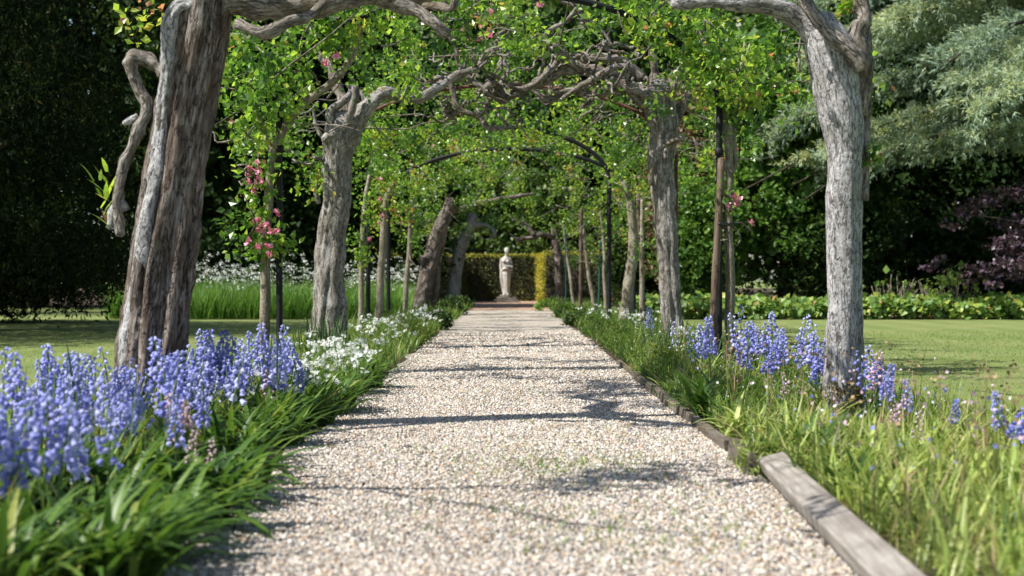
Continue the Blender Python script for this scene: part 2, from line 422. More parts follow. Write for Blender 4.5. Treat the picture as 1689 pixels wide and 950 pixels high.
s.bump(inv.outputs[0], 0.9, 0.012); M['gravel'] = s.fin(c, 0.85, 0.2)

s = NT('bark_mulch'); g = s.n('ShaderNodeTexCoord').outputs['Object']
v = s.n('ShaderNodeTexVoronoi'); v.inputs['Scale'].default_value = 22; s.l(g, v.inputs['Vector'])
sep = s.n('ShaderNodeSeparateColor'); s.l(v.outputs['Color'], sep.inputs[0])
c = s.ramp(sep.outputs[0], [(0, (0.16, 0.09, 0.06)), (0.5, (0.40, 0.26, 0.18)), (1, (0.55, 0.41, 0.31))])
s.bump(v.outputs['Distance'], 0.6, 0.02); M['mulch'] = s.fin(c, 0.9, 0.1)

s = NT('soil'); g = s.n('ShaderNodeTexCoord').outputs['Object']
a = s.noise(g, 14, 6, 0.7)
s.bump(a, 0.8, 0.04); M['soil'] = s.fin(s.ramp(a, [(0.35, (0.03, 0.022, 0.015)), (0.65, (0.11, 0.085, 0.06))]), 0.95, 0.1)

s = NT('mown_grass'); g = s.n('ShaderNodeTexCoord').outputs['Object']
a = s.noise(g, 0.55, 5, 0.6); b = s.noise(g, 130, 4, 0.7, (1, 0.55, 1)); d_ = s.noise(g, 6, 5, 0.65, (0.45, 1, 1))
c = s.ramp(b, [(0.3, (0.09, 0.135, 0.036)), (0.5, (0.155, 0.205, 0.06)), (0.72, (0.235, 0.275, 0.10))])
wv = s.n('ShaderNodeTexWave', wave_type='BANDS', bands_direction='X'); wv.inputs['Scale'].default_value = 0.33; wv.inputs['Distortion'].default_value = 1.2; s.l(g, wv.inputs['Vector'])
c = s.mix(s.ramp(wv.outputs['Fac'], [(0.40, (0, 0, 0)), (0.60, (0.28, 0.28, 0.28))]), c, (0.265, 0.305, 0.12))
c = s.mix(s.ramp(a, [(0.42, (0, 0, 0)), (0.64, (0.55, 0.55, 0.55))]), c, (0.265, 0.27, 0.115))
c = s.mix(s.ramp(d_, [(0.50, (0, 0, 0)), (0.72, (0.55, 0.55, 0.55))]), c, (0.105, 0.155, 0.04))
s.bump(b, 0.7, 0.02); M['lawn'] = s.fin(c, 0.9, 0.15)
s = NT('moss'); g = s.n('ShaderNodeTexCoord').outputs['Object']
a = s.noise(g, 50, 5, 0.7)
M['moss'] = s.fin(s.ramp(a, [(0.35, (0.08, 0.065, 0.022)), (0.65, (0.22, 0.185, 0.055))]), 0.95, 0.1)

# ------------------------------------------------------------------ the ground
def sheet(name, x0, x1, y0, y1, z, mat, nx=1, ny=1, amp=0.0):
    xs = np.linspace(x0, x1, nx + 1); ys = np.linspace(y0, y1, ny + 1)
    X, Y = np.meshgrid(xs, ys)
    Z = np.full_like(X, z) + (amp * noise3(np.stack([X * 0.8, Y * 0.8, X * 0], -1)) if amp else 0)
    V = np.stack([X, Y, Z], -1).reshape(-1, 3)
    i = np.arange(ny)[:, None] * (nx + 1) + np.arange(nx)[None, :]
    F = np.stack([i, i + 1, i + nx + 2, i + nx + 1], -1).reshape(-1, 4)
    o = MB().add(V, F).build(name, mat, smooth=True)
    o['kind'] = 'structure'
    return o

sheet('lawn', -150, 150, -40, 300, -0.02, M['lawn'])
def ragged(name, x0, x1, y0, y1, z, mat, jit=0.05):
    ys = np.arange(y0, y1 + 0.01, 0.12)
    e0 = x0 + jit * noise3(np.stack([ys * 1.7, ys * 0 + x0, ys * 0], -1)) + jit * noise3(np.stack([ys * 5, ys * 0 + x0, ys * 0 + 3], -1))
    e1 = x1 + jit * noise3(np.stack([ys * 1.7, ys * 0 + x1, ys * 0], -1)) + jit * noise3(np.stack([ys * 5, ys * 0 + x1, ys * 0 + 3], -1))
    n = len(ys)
    V = np.concatenate([np.stack([e0, ys, 0 * ys + z], -1), np.stack([e1, ys, 0 * ys + z], -1)])
    i = np.arange(n - 1)
    o = MB().add(V, np.stack([i, n + i, n + i + 1, i + 1], -1)).build(name, mat)
    o['kind'] = 'structure'
    return o
ragged('bed_soil', -2.75, 2.75, -4, 47, -0.010, M['soil'], 0.12)
ragged('woodland_floor', 3.2, 40, 30.2, 110, -0.012, M['soil'], 0.2)
ragged('woodland_floor', -60, 3.1, 42, 110, -0.014, M['soil'], 0.2)
ragged('gravel_path', -1.12, 1.12, -4, 42, 0.0, M['gravel'], 0.06)
ragged('mulch_ground', -1.9, 2.0, 38.0, 52, 0.004, M['mulch'], 0.15)

# loose gravel: real stones as far as one can tell them apart
def pebbles():
    rg = np.random.default_rng(21)
    c = np.array([[x, y, z] for z in (-1, 1) for y in (-1, 1) for x in (-1, 1)], float)
    F = np.array([[0, 2, 3, 1], [4, 5, 7, 6], [0, 1, 5, 4], [2, 6, 7, 3], [0, 4, 6, 2], [1, 3, 7, 5]])
    stones = bpy.data.collections.new('gravel_stones')          # the shapes that are strewn; not linked to the scene
    for k in range(6):
        mb = MB(); mb.add((c * 0.62 + rg.normal(0, 0.17, c.shape)) * [0.95, 1.2, 0.66], F)
        stones.objects.link(bpy.data.objects.new('stone', mb.data('stone', M['pebble'], True)))
    P = []; SZ = []
    for (y0, y1, dens, sz) in ((3.5, 6.0, 11500, 0.0052), (6.0, 9.0, 9800, 0.0053), (9.0, 12.0, 6200, 0.0058), (12.0, 16.5, 3000, 0.0070), (16.5, 23.0, 1100, 0.0090)):
        N = int((y1 - y0) * 2.16 * dens)
        P.append(np.stack([rg.uniform(-1.10, 1.13, N), rg.uniform(y0, y1, N), rg.uniform(0.0, 0.006, N)], -1))
        SZ.append(sz * rg.lognormal(0, 0.33, N))
    P = np.concatenate(P); SZ = np.concatenate(SZ)
    worn = noise3(P * [1.5, .8, 0] + 4.0) + .5 * noise3(P * [4, 2.5, 0] + 8)       # trodden places where the stones lie thinner
    k = (worn < .32) | (rg.random(len(P)) < .55)
    P, SZ = P[k], SZ[k]; N = len(P)
    me = bpy.data.meshes.new('gravel')
    me.vertices.add(N); me.vertices.foreach_set('co', P.astype(np.float32).ravel())
    me.attributes.new('rnd', 'FLOAT', 'POINT').data.foreach_set('value', rg.random(N).astype(np.float32))
    me.attributes.new('size', 'FLOAT', 'POINT').data.foreach_set('value', SZ.astype(np.float32))
    rot = np.stack([rg.normal(0, .3, N), rg.normal(0, .3, N), rg.uniform(0, 6.28, N)], -1)
    me.attributes.new('turn', 'FLOAT_VECTOR', 'POINT').data.foreach_set('vector', rot.astype(np.float32).ravel())
    me.materials.append(M['pebble'])
    o = bpy.data.objects.new('gravel', me); col.objects.link(o); o['kind'] = 'stuff'
    g = bpy.data.node_groups.new('strew_gravel', 'GeometryNodeTree')
    g.interface.new_socket('Geometry', in_out='INPUT', socket_type='NodeSocketGeometry')
    g.interface.new_socket('Geometry', in_out='OUTPUT', socket_type='NodeSocketGeometry')
    gi = g.nodes.new('NodeGroupInput'); go = g.nodes.new('NodeGroupOutput')
    ci = g.nodes.new('GeometryNodeCollectionInfo'); ci.inputs['Collection'].default_value = stones
    ci.inputs['Separate Children'].default_value = True; ci.inputs['Reset Children'].default_value = True
    ip = g.nodes.new('GeometryNodeInstanceOnPoints'); ip.inputs['Pick Instance'].default_value = True
    def na(name, typ):
        n = g.nodes.new('GeometryNodeInputNamedAttribute'); n.data_type = typ; n.inputs['Name'].default_value = name
        return n.outputs['Attribute']
    g.links.new(gi.outputs[0], ip.inputs['Points']); g.links.new(ci.outputs[0], ip.inputs['Instance'])
    g.links.new(na('size', 'FLOAT'), ip.inputs['Scale'])
    er = g.nodes.new('FunctionNodeEulerToRotation'); g.links.new(na('turn', 'FLOAT_VECTOR'), er.inputs[0])
    g.links.new(er.outputs[0], ip.inputs['Rotation'])
    g.links.new(ip.outputs[0], go.inputs[0])
    md = o.modifiers.new('strew', 'NODES'); md.node_group = g
pebbles()

# weeds coming up through the gravel
def weeds():
    mb = MB(); rg = np.random.default_rng(33); B = []
    for (cx, cy, rx, ry, n) in ((0.30, 6.75, 0.28, 0.32, 900), (0.15, 5.3, 0.45, 0.4, 420), (0.55, 4.8, 0.28, 0.3, 380), (-0.25, 7.1, 0.25, 0.4, 260), (0.45, 8.2, .3, .5, 300), (0.0, 9.6, 0.7, 1.5, 260), (-0.2, 14, 0.8, 3, 300), (0.7, 5.8, 0.25, 0.4, 160)):
        B.append(np.stack([rg.normal(cx, rx, n), rg.normal(cy, ry, n), np.zeros(n)], -1))
    B = np.concatenate(B); B = B[np.abs(B[:, 0]) < 1.05]; n = len(B)
    blades(mb, B, rg.uniform(0, 6.28, n), rg.uniform(0.016, 0.045, n), rg.uniform(0.3, 1.1, n), rg.uniform(0, 0.8, n), rg.uniform(0.004, 0.009, n), 2, np.clip(rg.normal(0.55, 0.2, n), 0, 1))
    o = mb.build('weeds', M['grass']); o['kind'] = 'stuff'
weeds()
def fallen_leaves():
    mb = MB(); rg = np.random.default_rng(35); n = 260
    T = np.stack([rg.uniform(-1.05, 1.1, n), 3.8 + 20 * rg.random(n) ** 1.6, np.full(n, .014)], -1)
    leaves(mb, T, .022, rg, 1.3, 4.0, rg.random(n), var=.5)
    o = mb.build('fallen_leaves', M['dry']); o['kind'] = 'stuff'
fallen_leaves()

# ------------------------------------------------------------------ the arch trees
def arch_centres(side, d, half, n, rg, low=1.9, apex=3.35, wide=2.2, thick=1.0, phi0=-0.25, phi1=1.62, inner=0.15):
    if d < 32: low, phi0 = max(low, 2.45), max(phi0, -0.06)
    """points through the thickness of the canopy that arches over the path"""
    ph = rg.uniform(phi0, phi1, n)
    r = rg.uniform(-inner, thick, n)
    x = np.cos(np.maximum(ph, 0)) * (wide + r)
    z = low + np.where(ph > 0, np.sin(ph) * (apex - low + r * 0.9), ph * 1.6)
    return np.stack([side * x, d + rg.uniform(-half, half, n), z], -1)

OAK = {}
def tree_root(name, loc, label, group):
    t = empty(name, loc); tag(t, label, 'tree', group)
    return t

def limb(t, P, r0, r1, seed, mat='bark_limb', wob=0.05, segs=10, lump=0.22, step=0.035, name='limb'):
    mb = MB()
    tube(mb, P, np.linspace(r0 * 1.05, r1 * 0.82, len(P)), segs, step, lump * 1.5, 13, 0.0, rnd=0.5, seed=seed, wob=wob)
    return mb.build(name, M[mat], t, smooth=True)

def twigs(t, pts, rg, n, length, r, name='twigs'):
    mb = MB()
    for i in range(n):
        p = pts[rg.integers(len(pts))]
        q = p + rg.normal(0, 1, 3) * length * np.array([1, 1, 0.7])
        tube(mb, wiggle(p, q, 5, length * 0.14, rg), np.linspace(r, r * 0.35, 5), 5, 0.06, 0.1, seed=i)
    o = mb.build(name, M['bark_limb'], t, smooth=True); o['kind'] = 'stuff'
    return o

def roses(t, spots, rg, size=0.035):
    """little double roses, each a blossom of its own"""
    for p in spots:
        mb = MB(); n = 11
        v = ball(rg, n) * 0.35; nn = v + rg.normal(0, 0.3, (n, 3)); 
        leaves(mb, np.asarray(p) + v * size * 0.8, size * 0.9, rg, 2.0, 0.2, rg.random(n), 0, v * 2)
        mb.build('blossom', M['rose'], t)

def keep_open(C):
    """no leaves hang in front of the bare heads and limbs of the second pair"""
    px = 840 + C[:, 0] / C[:, 1] * FPX; py = 456 - (C[:, 2] - CAMH) / C[:, 1] * FPX
    near = C[:, 1] < 18.6
    bad = (np.hypot((px - 570) / 52, (py - 190) / 52) < 1) & near
    bad |= (np.hypot((px - 1095) / 34, (py - 250) / 50) < 1) & near
    bad |= (np.hypot((px - 890) / 215, (py - 135) / 58) < 1) & near & (np.arange(len(C)) % 12 > 0)
    bad |= (np.hypot((px - 545) / 36, (py - 400) / 160) < 1) & near
    bad |= (np.hypot((px - 1100) / 34, (py - 400) / 160) < 1) & near
    return C[~bad]

def crown(t, C, rad, per, size, rg, base=0.36, mat='arch_leaf', **kw):
    C = keep_open(np.asarray(C))
    g = noise3(C * 1.25 + 9.0) + 0.5 * noise3(C * 2.6)
    C = C[(g > -0.08) | (np.arange(len(C)) % 6 == 0)]
    rad *= 0.95; per = int(per * 0.80); size *= 1.12
    mb = MB()
    clumps(mb, C, rad, per, size, rg, aspect=1.25, up=0.6, base=base + 0.03, spread=0.18, cl=0.2, **kw)
    return mb.build('crown', M[mat], t)

OLD, YOUNG = 'old gnarled trees trained over the path', 'young trees planted between the old trees'

# ---- big leaning tree at the left front
D = 8.3
t = tree_root('old_tree', (at(240, 0, D)[0], D, 0), 'thickest old tree, leaning right over the bluebells, with a dead elbow-shaped branch', OLD)
mb = MB()
tube(mb, [at(236, 775, D), at(240, 700, D), at(247, 600, D), at(262, 480, D), at(284, 330, D), at(308, 180, D), at(332, 60, D), at(352, -70, D), at(372, -170, D)],
     [0.235, 0.21, 0.192, 0.178, 0.168, 0.16, 0.158, 0.14, 0.09], 96, 0.015, 0.05, 11, 0.24, 9, seed=1.3)
mb.build('trunk', M['bark_old'], t, smooth=True)
mb = MB()
f = D - 0.12
tube(mb, [at(214, 770, f), at(217, 620, f), at(232, 460, f), at(250, 320, f), at(270, 190, f), at(283, 100, f), at(284, 45, f), at(298, 14, f), at(322, 12, f), at(330, 30, f)],
     [0.075, 0.06, 0.052, 0.05, 0.046, 0.046, 0.05, 0.046, 0.042, 0.02], 28, 0.015, 0.2, 12, 0.16, 5, seed=4.1, wob=0.03)
mb.build('side_stem', M['bark_grey'], t, smooth=True)
f = D - 0.05
limb(t, [at(275, 122, f), at(252, 103, f), at(226, 96, f), at(219, 112, f), at(224, 152, f), at(235, 178, f), at(226, 208, f), at(215, 262, f), at(207, 320, f), at(203, 378, f)], 0.036, 0.034, 2.2, 'bark_limb', 0.045, 18, 0.34, 0.015, 'dead_branch')
limb(t, [at(228, 195, f), at(214, 200, f), at(204, 204, f)], 0.03, 0.012, 5.2, 'bark_grey', 0.0, 10, 0.2, 0.02, 'spur')
limb(t, [at(206, 335, f), at(192, 352, f), at(184, 378, f)], 0.04, 0.022, 8.2, 'bark_grey', 0.02, 10, 0.4, 0.02, 'spur')
limb(t, [at(350, 20, D), at(400, 14, D), at(470, 8, D + .05), at(560, 3, D + .1), at(640, 0, D + .15), at(700, -4, D + .2), at(742, -28, D + .2), at(800, -70, D + .3), at(900, -110, D + .5)], 0.085, 0.045, 3.4, wob=0.05, segs=20)
limb(t, [at(640, 2, D + .15), at(682, 14, D + .15), at(712, 34, D + .1), at(738, 58, D + .1)], 0.05, 0.035, 7.4, segs=14)
limb(t, [at(700, 12, D + .15), at(728, 10, D + .1), at(748, 8, D), at(752, -10, D)], 0.03, 0.022, 9.4, segs=12)
limb(t, [at(392, 40, D - .2), at(420, 48, D - .25), at(448, 46, D - .25), at(476, 30, D - .2), at(505, 28, D - .1), at(530, 8, D)], 0.032, 0.03, 1.4, segs=12, wob=0.04)
limb(t, [at(352, -60, D), at(420, -110, D - .4), at(540, -160, D - .9), at(690, -190, D - 1.4)], 0.07, 0.03, 6.1, wob=0.12)
limb(t, [at(365, -120, D), at(330, -210, D + .5), at(280, -260, D + .8)], 0.07, 0.03, 6.9, wob=0.1)
limb(t, [(-1.72, 8.3, 2.95), (-2.6, 7.9, 3.3), (-3.6, 7.2, 3.35), (-4.1, 6.2, 3.2), (-3.6, 5.3, 3.05), (-2.9, 5.02, 3.0), (-2.4, 5.1, 3.02), (-2.0, 5.3, 3.05)], 0.045, 0.018, 5.3, wob=0.08)  # unseen branch and the side twigs below, laid out to shadow the path
limb(t, [(-2.4, 5.1, 3.02), (-2.05, 5.05, 3.1), (-1.6, 5.15, 3.1), (-1.2, 5.1, 3.15)], 0.014, 0.006, 8.3, wob=0.06)
limb(t, [(-2.0, 5.3, 3.05), (-1.75, 5.55, 3.1), (-1.45, 5.6, 3.1)], 0.015, 0.006, 8.9, wob=0.06)
limb(t, [(-2.9, 5.02, 3.0), (-2.4, 4.4, 3.1), (-1.7, 3.9, 3.1), (-0.9, 3.7, 3.2)], 0.014, 0.006, 9.9, wob=0.06)
limb(t, [(-1.7, 8.4, 3.0), (-1.85, 9.4, 3.2), (-1.65, 10.4, 3.25), (-1.8, 11.2, 3.3)], 0.05, 0.02, 2.3, wob=0.12)
mb = MB(); rg = np.random.default_rng(40)     # the yellow shoot on the dead branch
blades(mb, np.repeat(at(186, 372, f)[None], 16, 0) + rg.normal(0, 0.02, (16, 3)) - np.array([0.03, 0, 0]) + np.linspace(0, 0.32, 16)[:, None] * np.array([-0.12, 0, 1]), rg.uniform(0, 6.28, 16), rg.uniform(0.07, 0.14, 16), rg.uniform(0.3, 1.0, 16), rg.uniform(0, 0.6, 16), rg.uniform(0.02, 0.035, 16), 3, np.clip(rg.normal(0.75, 0.15, 16), 0, 1))
mb.build('shoot', M['arch_leaf'], t)
rg = np.random.default_rng(41)
C = np.concatenate([at(px, py, dd)[None] for px, py, dd in ((420, -140, 7.6), (520, -190, 7.4), (640, -230, 7.2), (760, -200, 8.0), (900, -190, 8.6))])
C = np.concatenate([C, np.array([(-1.9, 5.35, 3.1), (-1.6, 5.45, 3.05), (-2.0, 5.55, 3.15), (-1.4, 5.6, 3.1), (-1.7, 5.7, 3.1), (-1.2, 5.2, 3.1), (-0.9, 3.7, 3.2), (-1.3, 3.85, 3.2), (-1.0, 4.0, 3.1), (-2.05, 5.1, 3.1), (-1.6, 3.5, 3.1)]),
    np.stack([rg.uniform(-2.2, -1.0, 64), rg.uniform(8.5, 11.3, 64), rg.uniform(3.3, 3.65, 64)], -1)])  # unseen leaf clumps, added overhead to dapple the path with shade
crown(t, C + rg.normal(0, 0.05, C.shape), 0.25, 110, 0.055, rg, 0.42)

# ---- grey tree at the right front
D = 9.02
t = tree_root('old_tree', (at(1392, 0, D)[0], D, 0), 'straight pale grey old tree at right, with a mossy patch at its foot', OLD)
mb = MB()
tube(mb, [at(1386, 715, D), at(1386, 680, D), at(1387, 600, D), at(1389, 480, D), at(1389, 350, D), at(1392, 250, D), at(1386, 180, D), at(1376, 120, D), at(1366, 75, D), at(1350, 30, D)],
     [0.12, 0.108, 0.098, 0.096, 0.098, 0.11, 0.132, 0.150, 0.15, 0.09], 72, 0.016, 0.085, 6, 0.085, 6, seed=2.7, wob=0.012)
tube(mb, [at(1409, 715, D + .03), at(1410, 640, D + .03), at(1410, 560, D + .05), at(1409, 450, D + .06), at(1410, 330, D + .06), at(1411, 230, D + .05), at(1410, 150, D + .04)],
     [0.085, 0.068, 0.058, 0.052, 0.05, 0.05, 0.06], 28, 0.02, 0.08, 10, 0.07, 4, seed=9.7)
mb.build('trunk', M['bark_grey'], t, smooth=True)
limb(t, [at(1350, 60, D), at(1322, 36, D), at(1290, 16, D - .05), at(1240, 6, D - .1), at(1180, 4, D - .1), at(1112, 8, D - .1)], 0.075, 0.042, 2.4, 'bark_grey', 0.03, 18, 0.18)
limb(t, [at(1424, 112, D - .15), at(1405, 88, D - .17), at(1370, 60, D - .16), at(1340, 22, D - .12), at(1318, -20, D - .1), at(1290, -90, D - .2), at(1200, -150, D - .5)], 0.05, 0.045, 5.4, 'bark_limb', 0.02, 18, 0.15)
limb(t, [at(1412, 190, D), at(1420, 110, D), at(1414, 60, D), at(1424, 26, D), at(1416, -20, D), at(1430, -90, D)], 0.07, 0.045, 6.4, 'bark_limb', 0.02, 18, 0.2)
limb(t, [at(1424, 330, D + .05), at(1426, 230, D + .05), at(1431, 150, D + .05), at(1432, 70, D), at(1428, 20, D)], 0.028, 0.024, 7.7, 'bark_limb', 0.015, 10, 0.2)
limb(t, [at(1318, -20, D - .1), at(1200, -60, D - .9), at(1060, -120, D - 1.6), at(900, -160, D - 2.0)], 0.045, 0.02, 3.9, wob=0.12)
limb(t, [at(1290, -90, D - .2), at(1190, -130, D + .6), at(1040, -190, D + 1.2)], 0.04, 0.02, 4.9, wob=0.12)
limb(t, [at(1430, -90, D), at(1500, -190, D - .5), at(1540, -260, D - .8)], 0.045, 0.02, 2.9, wob=0.1)
mb = MB(); rg = np.random.default_rng(44)
bx = at(1390, 655, D)
for k in range(110):
    a = rg.uniform(-2.75, -0.25); hz = rg.uniform(-0.12, 0.10) * (1 if a < -1 else 0.6)
    p = np.array([bx[0] + 0.119 * math.cos(a), D + 0.119 * math.sin(a), bx[2] + hz])
    leaves(mb, p + rg.normal(0, 0.006, (6, 3)), 0.018, rg, 1.4, 0.2, rg.uniform(0, 1, 6))
mb.build('moss', M['moss'], t)
mb = MB()
p0 = at(1430, 262, D)
clumps(mb, np.array([p0, p0 + [0.03, 0, 0.07], p0 + [0.06, 0, 0.0]]), 0.06, 26, 0.05, rg, base=0.5)
mb.build('shoot', M['arch_leaf'], t)
mb = MB()
p0 = at(1385, 18, D)
clumps(mb, np.array([p0, p0 + [0.06, 0, 0.04]]), 0.07, 26, 0.045, rg, base=0.7)
mb.build('shoot', M['arch_leaf'], t)
C = np.array([at(px, py, dd) for px, py, dd in ((1220, -120, 8.4), (1080, -170, 7.8), (940, -200, 7.2), (1500, -200, 8.5), (1420, -190, 9.2), (1150, -220, 9.8), (1560, -270, 8.4), (1620, -230, 9.0), (1480, -300, 9.2))])
crown(t, C, 0.32, 60, 0.055, rg, 0.45)

# ---- second pair
D = 17.5
t = tree_root('old_tree', (at(542, 0, D)[0], D, 0), 'broad grey old tree on the left, its head a fist of bare curling branches', OLD)
rg = np.random.default_rng(50)
mb = MB()
tube(mb, [at(541, 590, D), at(541, 545, D), at(545, 480, D), at(549, 400, D), at(553, 320, D), at(556, 260, D), at(564, 218, D), at(580, 195, D)],
     [0.27, 0.215, 0.19, 0.168, 0.165, 0.18, 0.21, 0.15], 72, 0.025, 0.11, 5, 0.17, 8, seed=6.2, wob=0.03)
mb.build('trunk', M['bark_mid'], t, smooth=True)
limb(t, [at(570, 225, D), at(592, 205, D), at(615, 180, D), at(632, 165, D), at(665, 160, D + .1), at(712, 155, D + .2), at(760, 130, D + .3), at(790, 115, D + .3)], 0.11, 0.04, 1.1, 'bark_mid', wob=0.12, segs=16)
limb(t, [at(535, 232, D - .15), at(548, 224, D - .2), at(568, 210, D - .2), at(578, 188, D - .2), at(586, 160, D - .2), at(584, 145, D - .2), at(573, 140, D - .2)], 0.055, 0.045, 2.1, 'bark_mid', 0.02, 12)
limb(t, [at(560, 230, D - .1), at(550, 205, D - .15), at(547, 185, D - .15), at(562, 172, D - .1), at(576, 158, D), at(580, 135, D)], 0.06, 0.04, 3.1, 'bark_mid', 0.03, 12)
limb(t, [at(530, 225, D), at(521, 205, D), at(517, 178, D)], 0.03, 0.02, 4.1, 'bark_mid', 0.01, 8)
limb(t, [at(600, 200, D), at(602, 170, D), at(596, 150, D)], 0.05, 0.03, 4.9, 'bark_mid', 0.01, 8)
limb(t, [at(580, 215, D + .1), at(560, 150, D + .4), at(530, 90, D + .6), at(520, 30, D + .8)], 0.08, 0.04, 5.1, wob=0.1)
limb(t, [at(527, 335, D), at(521, 318, D - .03), at(524, 300, D - .03)], 0.035, 0.02, 5.6, 'bark_mid', 0.01, 8, name='spur')
limb(t, [at(520, 260, D - .3), at(528, 262, D - .1), at(534, 268, D)], 0.02, 0.02, 5.9, 'bark_mid', 0.01, 6, name='spur')
C = np.concatenate([arch_centres(-1, D, 2.0, 88, rg, 2.3, 3.4, 2.15, 1.2, -0.05), np.array([at(500, 285, D - .2), at(516, 300, D - .2), at(508, 270, D - .1)])])
crown(t, C, 0.27, 78, 0.062, rg, 0.40)
twigs(t, C, rg, 40, 0.5, 0.014)

D = 18.5
t = tree_root('old_tree', (at(1112, 0, D)[0], D, 0), 'old tree on the right, dark flared head, limbs reaching into the tangle over the path', OLD)
rg = np.random.default_rng(51)
mb = MB()
tube(mb, [at(1116, 590, D), at(1113, 560, D), at(1108, 500, D), at(1102, 420, D), at(1096, 340, D), at(1092, 270, D), at(1092, 215, D), at(1092, 170, D), at(1088, 140, D)],
     [0.19, 0.148, 0.138, 0.132, 0.138, 0.16, 0.18, 0.20, 0.12], 72, 0.025, 0.12, 5, 0.18, 8, seed=3.2, wob=0.04)
mb.build('trunk', M['bark_mid'], t, smooth=True)
Lm = [
 ([(1085, 165), (1040, 140), (1000, 122), (950, 118), (905, 135), (862, 150), (832, 160), (802, 142), (772, 120), (756, 84), (744, 52)], .11, .05, -.1),
 ([(720, 128), (748, 138), (757, 178), (788, 186), (801, 168), (794, 142), (815, 128)], .05, .04, -.3),
 ([(788, 186), (799, 205), (826, 209), (848, 203), (832, 184)], .045, .022, -.3),
 ([(1035, 108), (995, 128), (958, 148), (932, 166)], .05, .055, -.5),
 ([(716, 130), (752, 118), (790, 104), (815, 78), (840, 50)], .025, .016, -.6),
 ([(900, 56), (925, 34), (950, 8), (985, 2)], .032, .022, -.5),
 ([(952, 14), (982, 45), (1005, 74)], .035, .03, -.5),
 ([(920, 90), (962, 98), (1000, 100), (1030, 96), (1036, 128)], .04, .035, -.4),
 ([(1060, 150), (1010, 145), (980, 158), (940, 150), (910, 162), (880, 140)], .09, .045, .1),
 ([(1060, 130), (1020, 100), (985, 88), (950, 96), (915, 78)], .07, .035, .2),
 ([(960, 118), (930, 98), (905, 112), (880, 132), (850, 138), (820, 120), (800, 128)], .05, .035, -.25),
 ([(830, 160), (818, 140), (835, 118), (828, 100), (842, 88)], .04, .025, -.2),
 ([(905, 135), (888, 118), (896, 100), (880, 92)], .04, .025, -.2),
 ([(756, 180), (738, 190), (728, 176), (742, 165)], .04, .03, -.2),
 ([(770, 120), (742, 132), (718, 145), (700, 138)], .05, .03, .1),
 ([(985, 125), (970, 140), (975, 165), (955, 178)], .035, .02, -.3),
 ([(1100, 160), (1120, 120), (1150, 80), (1165, 30)], .08, .04, .3),
 ([(1075, 160), (1085, 110), (1070, 60), (1080, 0)], .08, .035, .4),
 ([(1096, 230), (1078, 190), (1050, 165), (1030, 150)], .13, .07, -.05),
 ([(1100, 215), (1120, 175), (1136, 150), (1180, 120)], .10, .05, .1),
 ([(1090, 200), (1100, 160), (1120, 140), (1112, 118)], .10, .04, -.1),
 ([(1128, 225), (1104, 236), (1086, 252), (1074, 280), (1072, 300)], .04, .045, -.22),
]
for i, (P, r0, r1, dd) in enumerate(Lm):
    r0, r1 = r0 * .82, r1 * .74
    limb(t, [at(px, py, D + dd) for px, py in P], r0, r1, 1.7 * i + 0.3, 'bark_limb', 0.075, 12, 0.34, 0.035)
rgt = np.random.default_rng(52)
mb = MB()
for i in range(110):        # short spurs and twigs of the tangle
    P, r0, r1, dd = Lm[rgt.integers(0, 16)]
    px, py = P[rgt.integers(len(P))]
    p = at(px + rgt.normal(0, 6), py + rgt.normal(0, 4), D + dd)
    q = p + rgt.normal(0, 0.24, 3) * np.array([1, 1, 0.7])
    tube(mb, wiggle(p, q, 5, 0.06, rgt), np.linspace(0.022, 0.007, 5), 6, 0.04, 0.3, seed=i * 0.7)
mb.build('spurs', M['bark_limb'], t, smooth=True)['kind'] = 'stuff'
C = np.concatenate([arch_centres(1, D, 2.0, 92, rg, 2.4, 3.45, 2.1, 1.2, 0.0), arch_centres(-1, D, 1.6, 20, rg, 2.4, 3.5, 2.1, 1.2, 1.0)])
crown(t, C, 0.27, 78, 0.062, rg, 0.40)
twigs(t, C, rg, 40, 0.5, 0.014)
roses(t, [at(px, py, 16.6) + rg.normal(0, 0.02, 3) for px, py in ((757, 38), (768, 42), (792, 62), (802, 60), (808, 66), (798, 40), (812, 22), (888, 6), (764, 52), (804, 54), (760, 44))], rg, 0.05)

# ---- young trees and the far old trees
def young(label, stem_pts, r, d, crown_pts, base=0.36, rad=0.26, per=80, forks=(), rose=(), lsz=0.058, group=YOUNG, nm='young_tree', seed=0, bark='bark_young', segs=14, hang=(), fr=0.7):
    rg = np.random.default_rng(100 + seed)
    b = at(stem_pts[0][0], 0, d)
    t = tree_root(nm, (b[0], d, 0), label, group)
    P = [at(px, py, d) for px, py in stem_pts]
    P = [np.array([P[0][0], d, -0.03])] + P if P[0][2] > 0.03 else P
    mb = MB()
    tube(mb, P, np.linspace(r * 1.12, r * 0.7, len(P)), segs, 0.04, 0.10, 12, 0.05 if r > .08 else 0.0, 5, seed=seed + .3, wob=0.025)
    mb.build('trunk', M[bark], t, smooth=True)
    for i, f in enumerate(forks):
        limb(t, [at(px, py, d + dz) for px, py, dz in f], r * fr, r * fr * 0.5, seed + i + .5, bark, 0.03, 8, 0.15)
    C = crown_pts(rg)
    if len(hang): C = np.concatenate([C, np.array([at(px, py, d - .1) for px, py in hang])])
    crown(t, C, rad, per, lsz, rg, base)
    twigs(t, C, rg, 26, 0.42, 0.011)
    roses(t, [at(px, py, d - .25) + rg.normal(0, 0.03, 3) for px, py in rose], rg, 0.042)
    return t

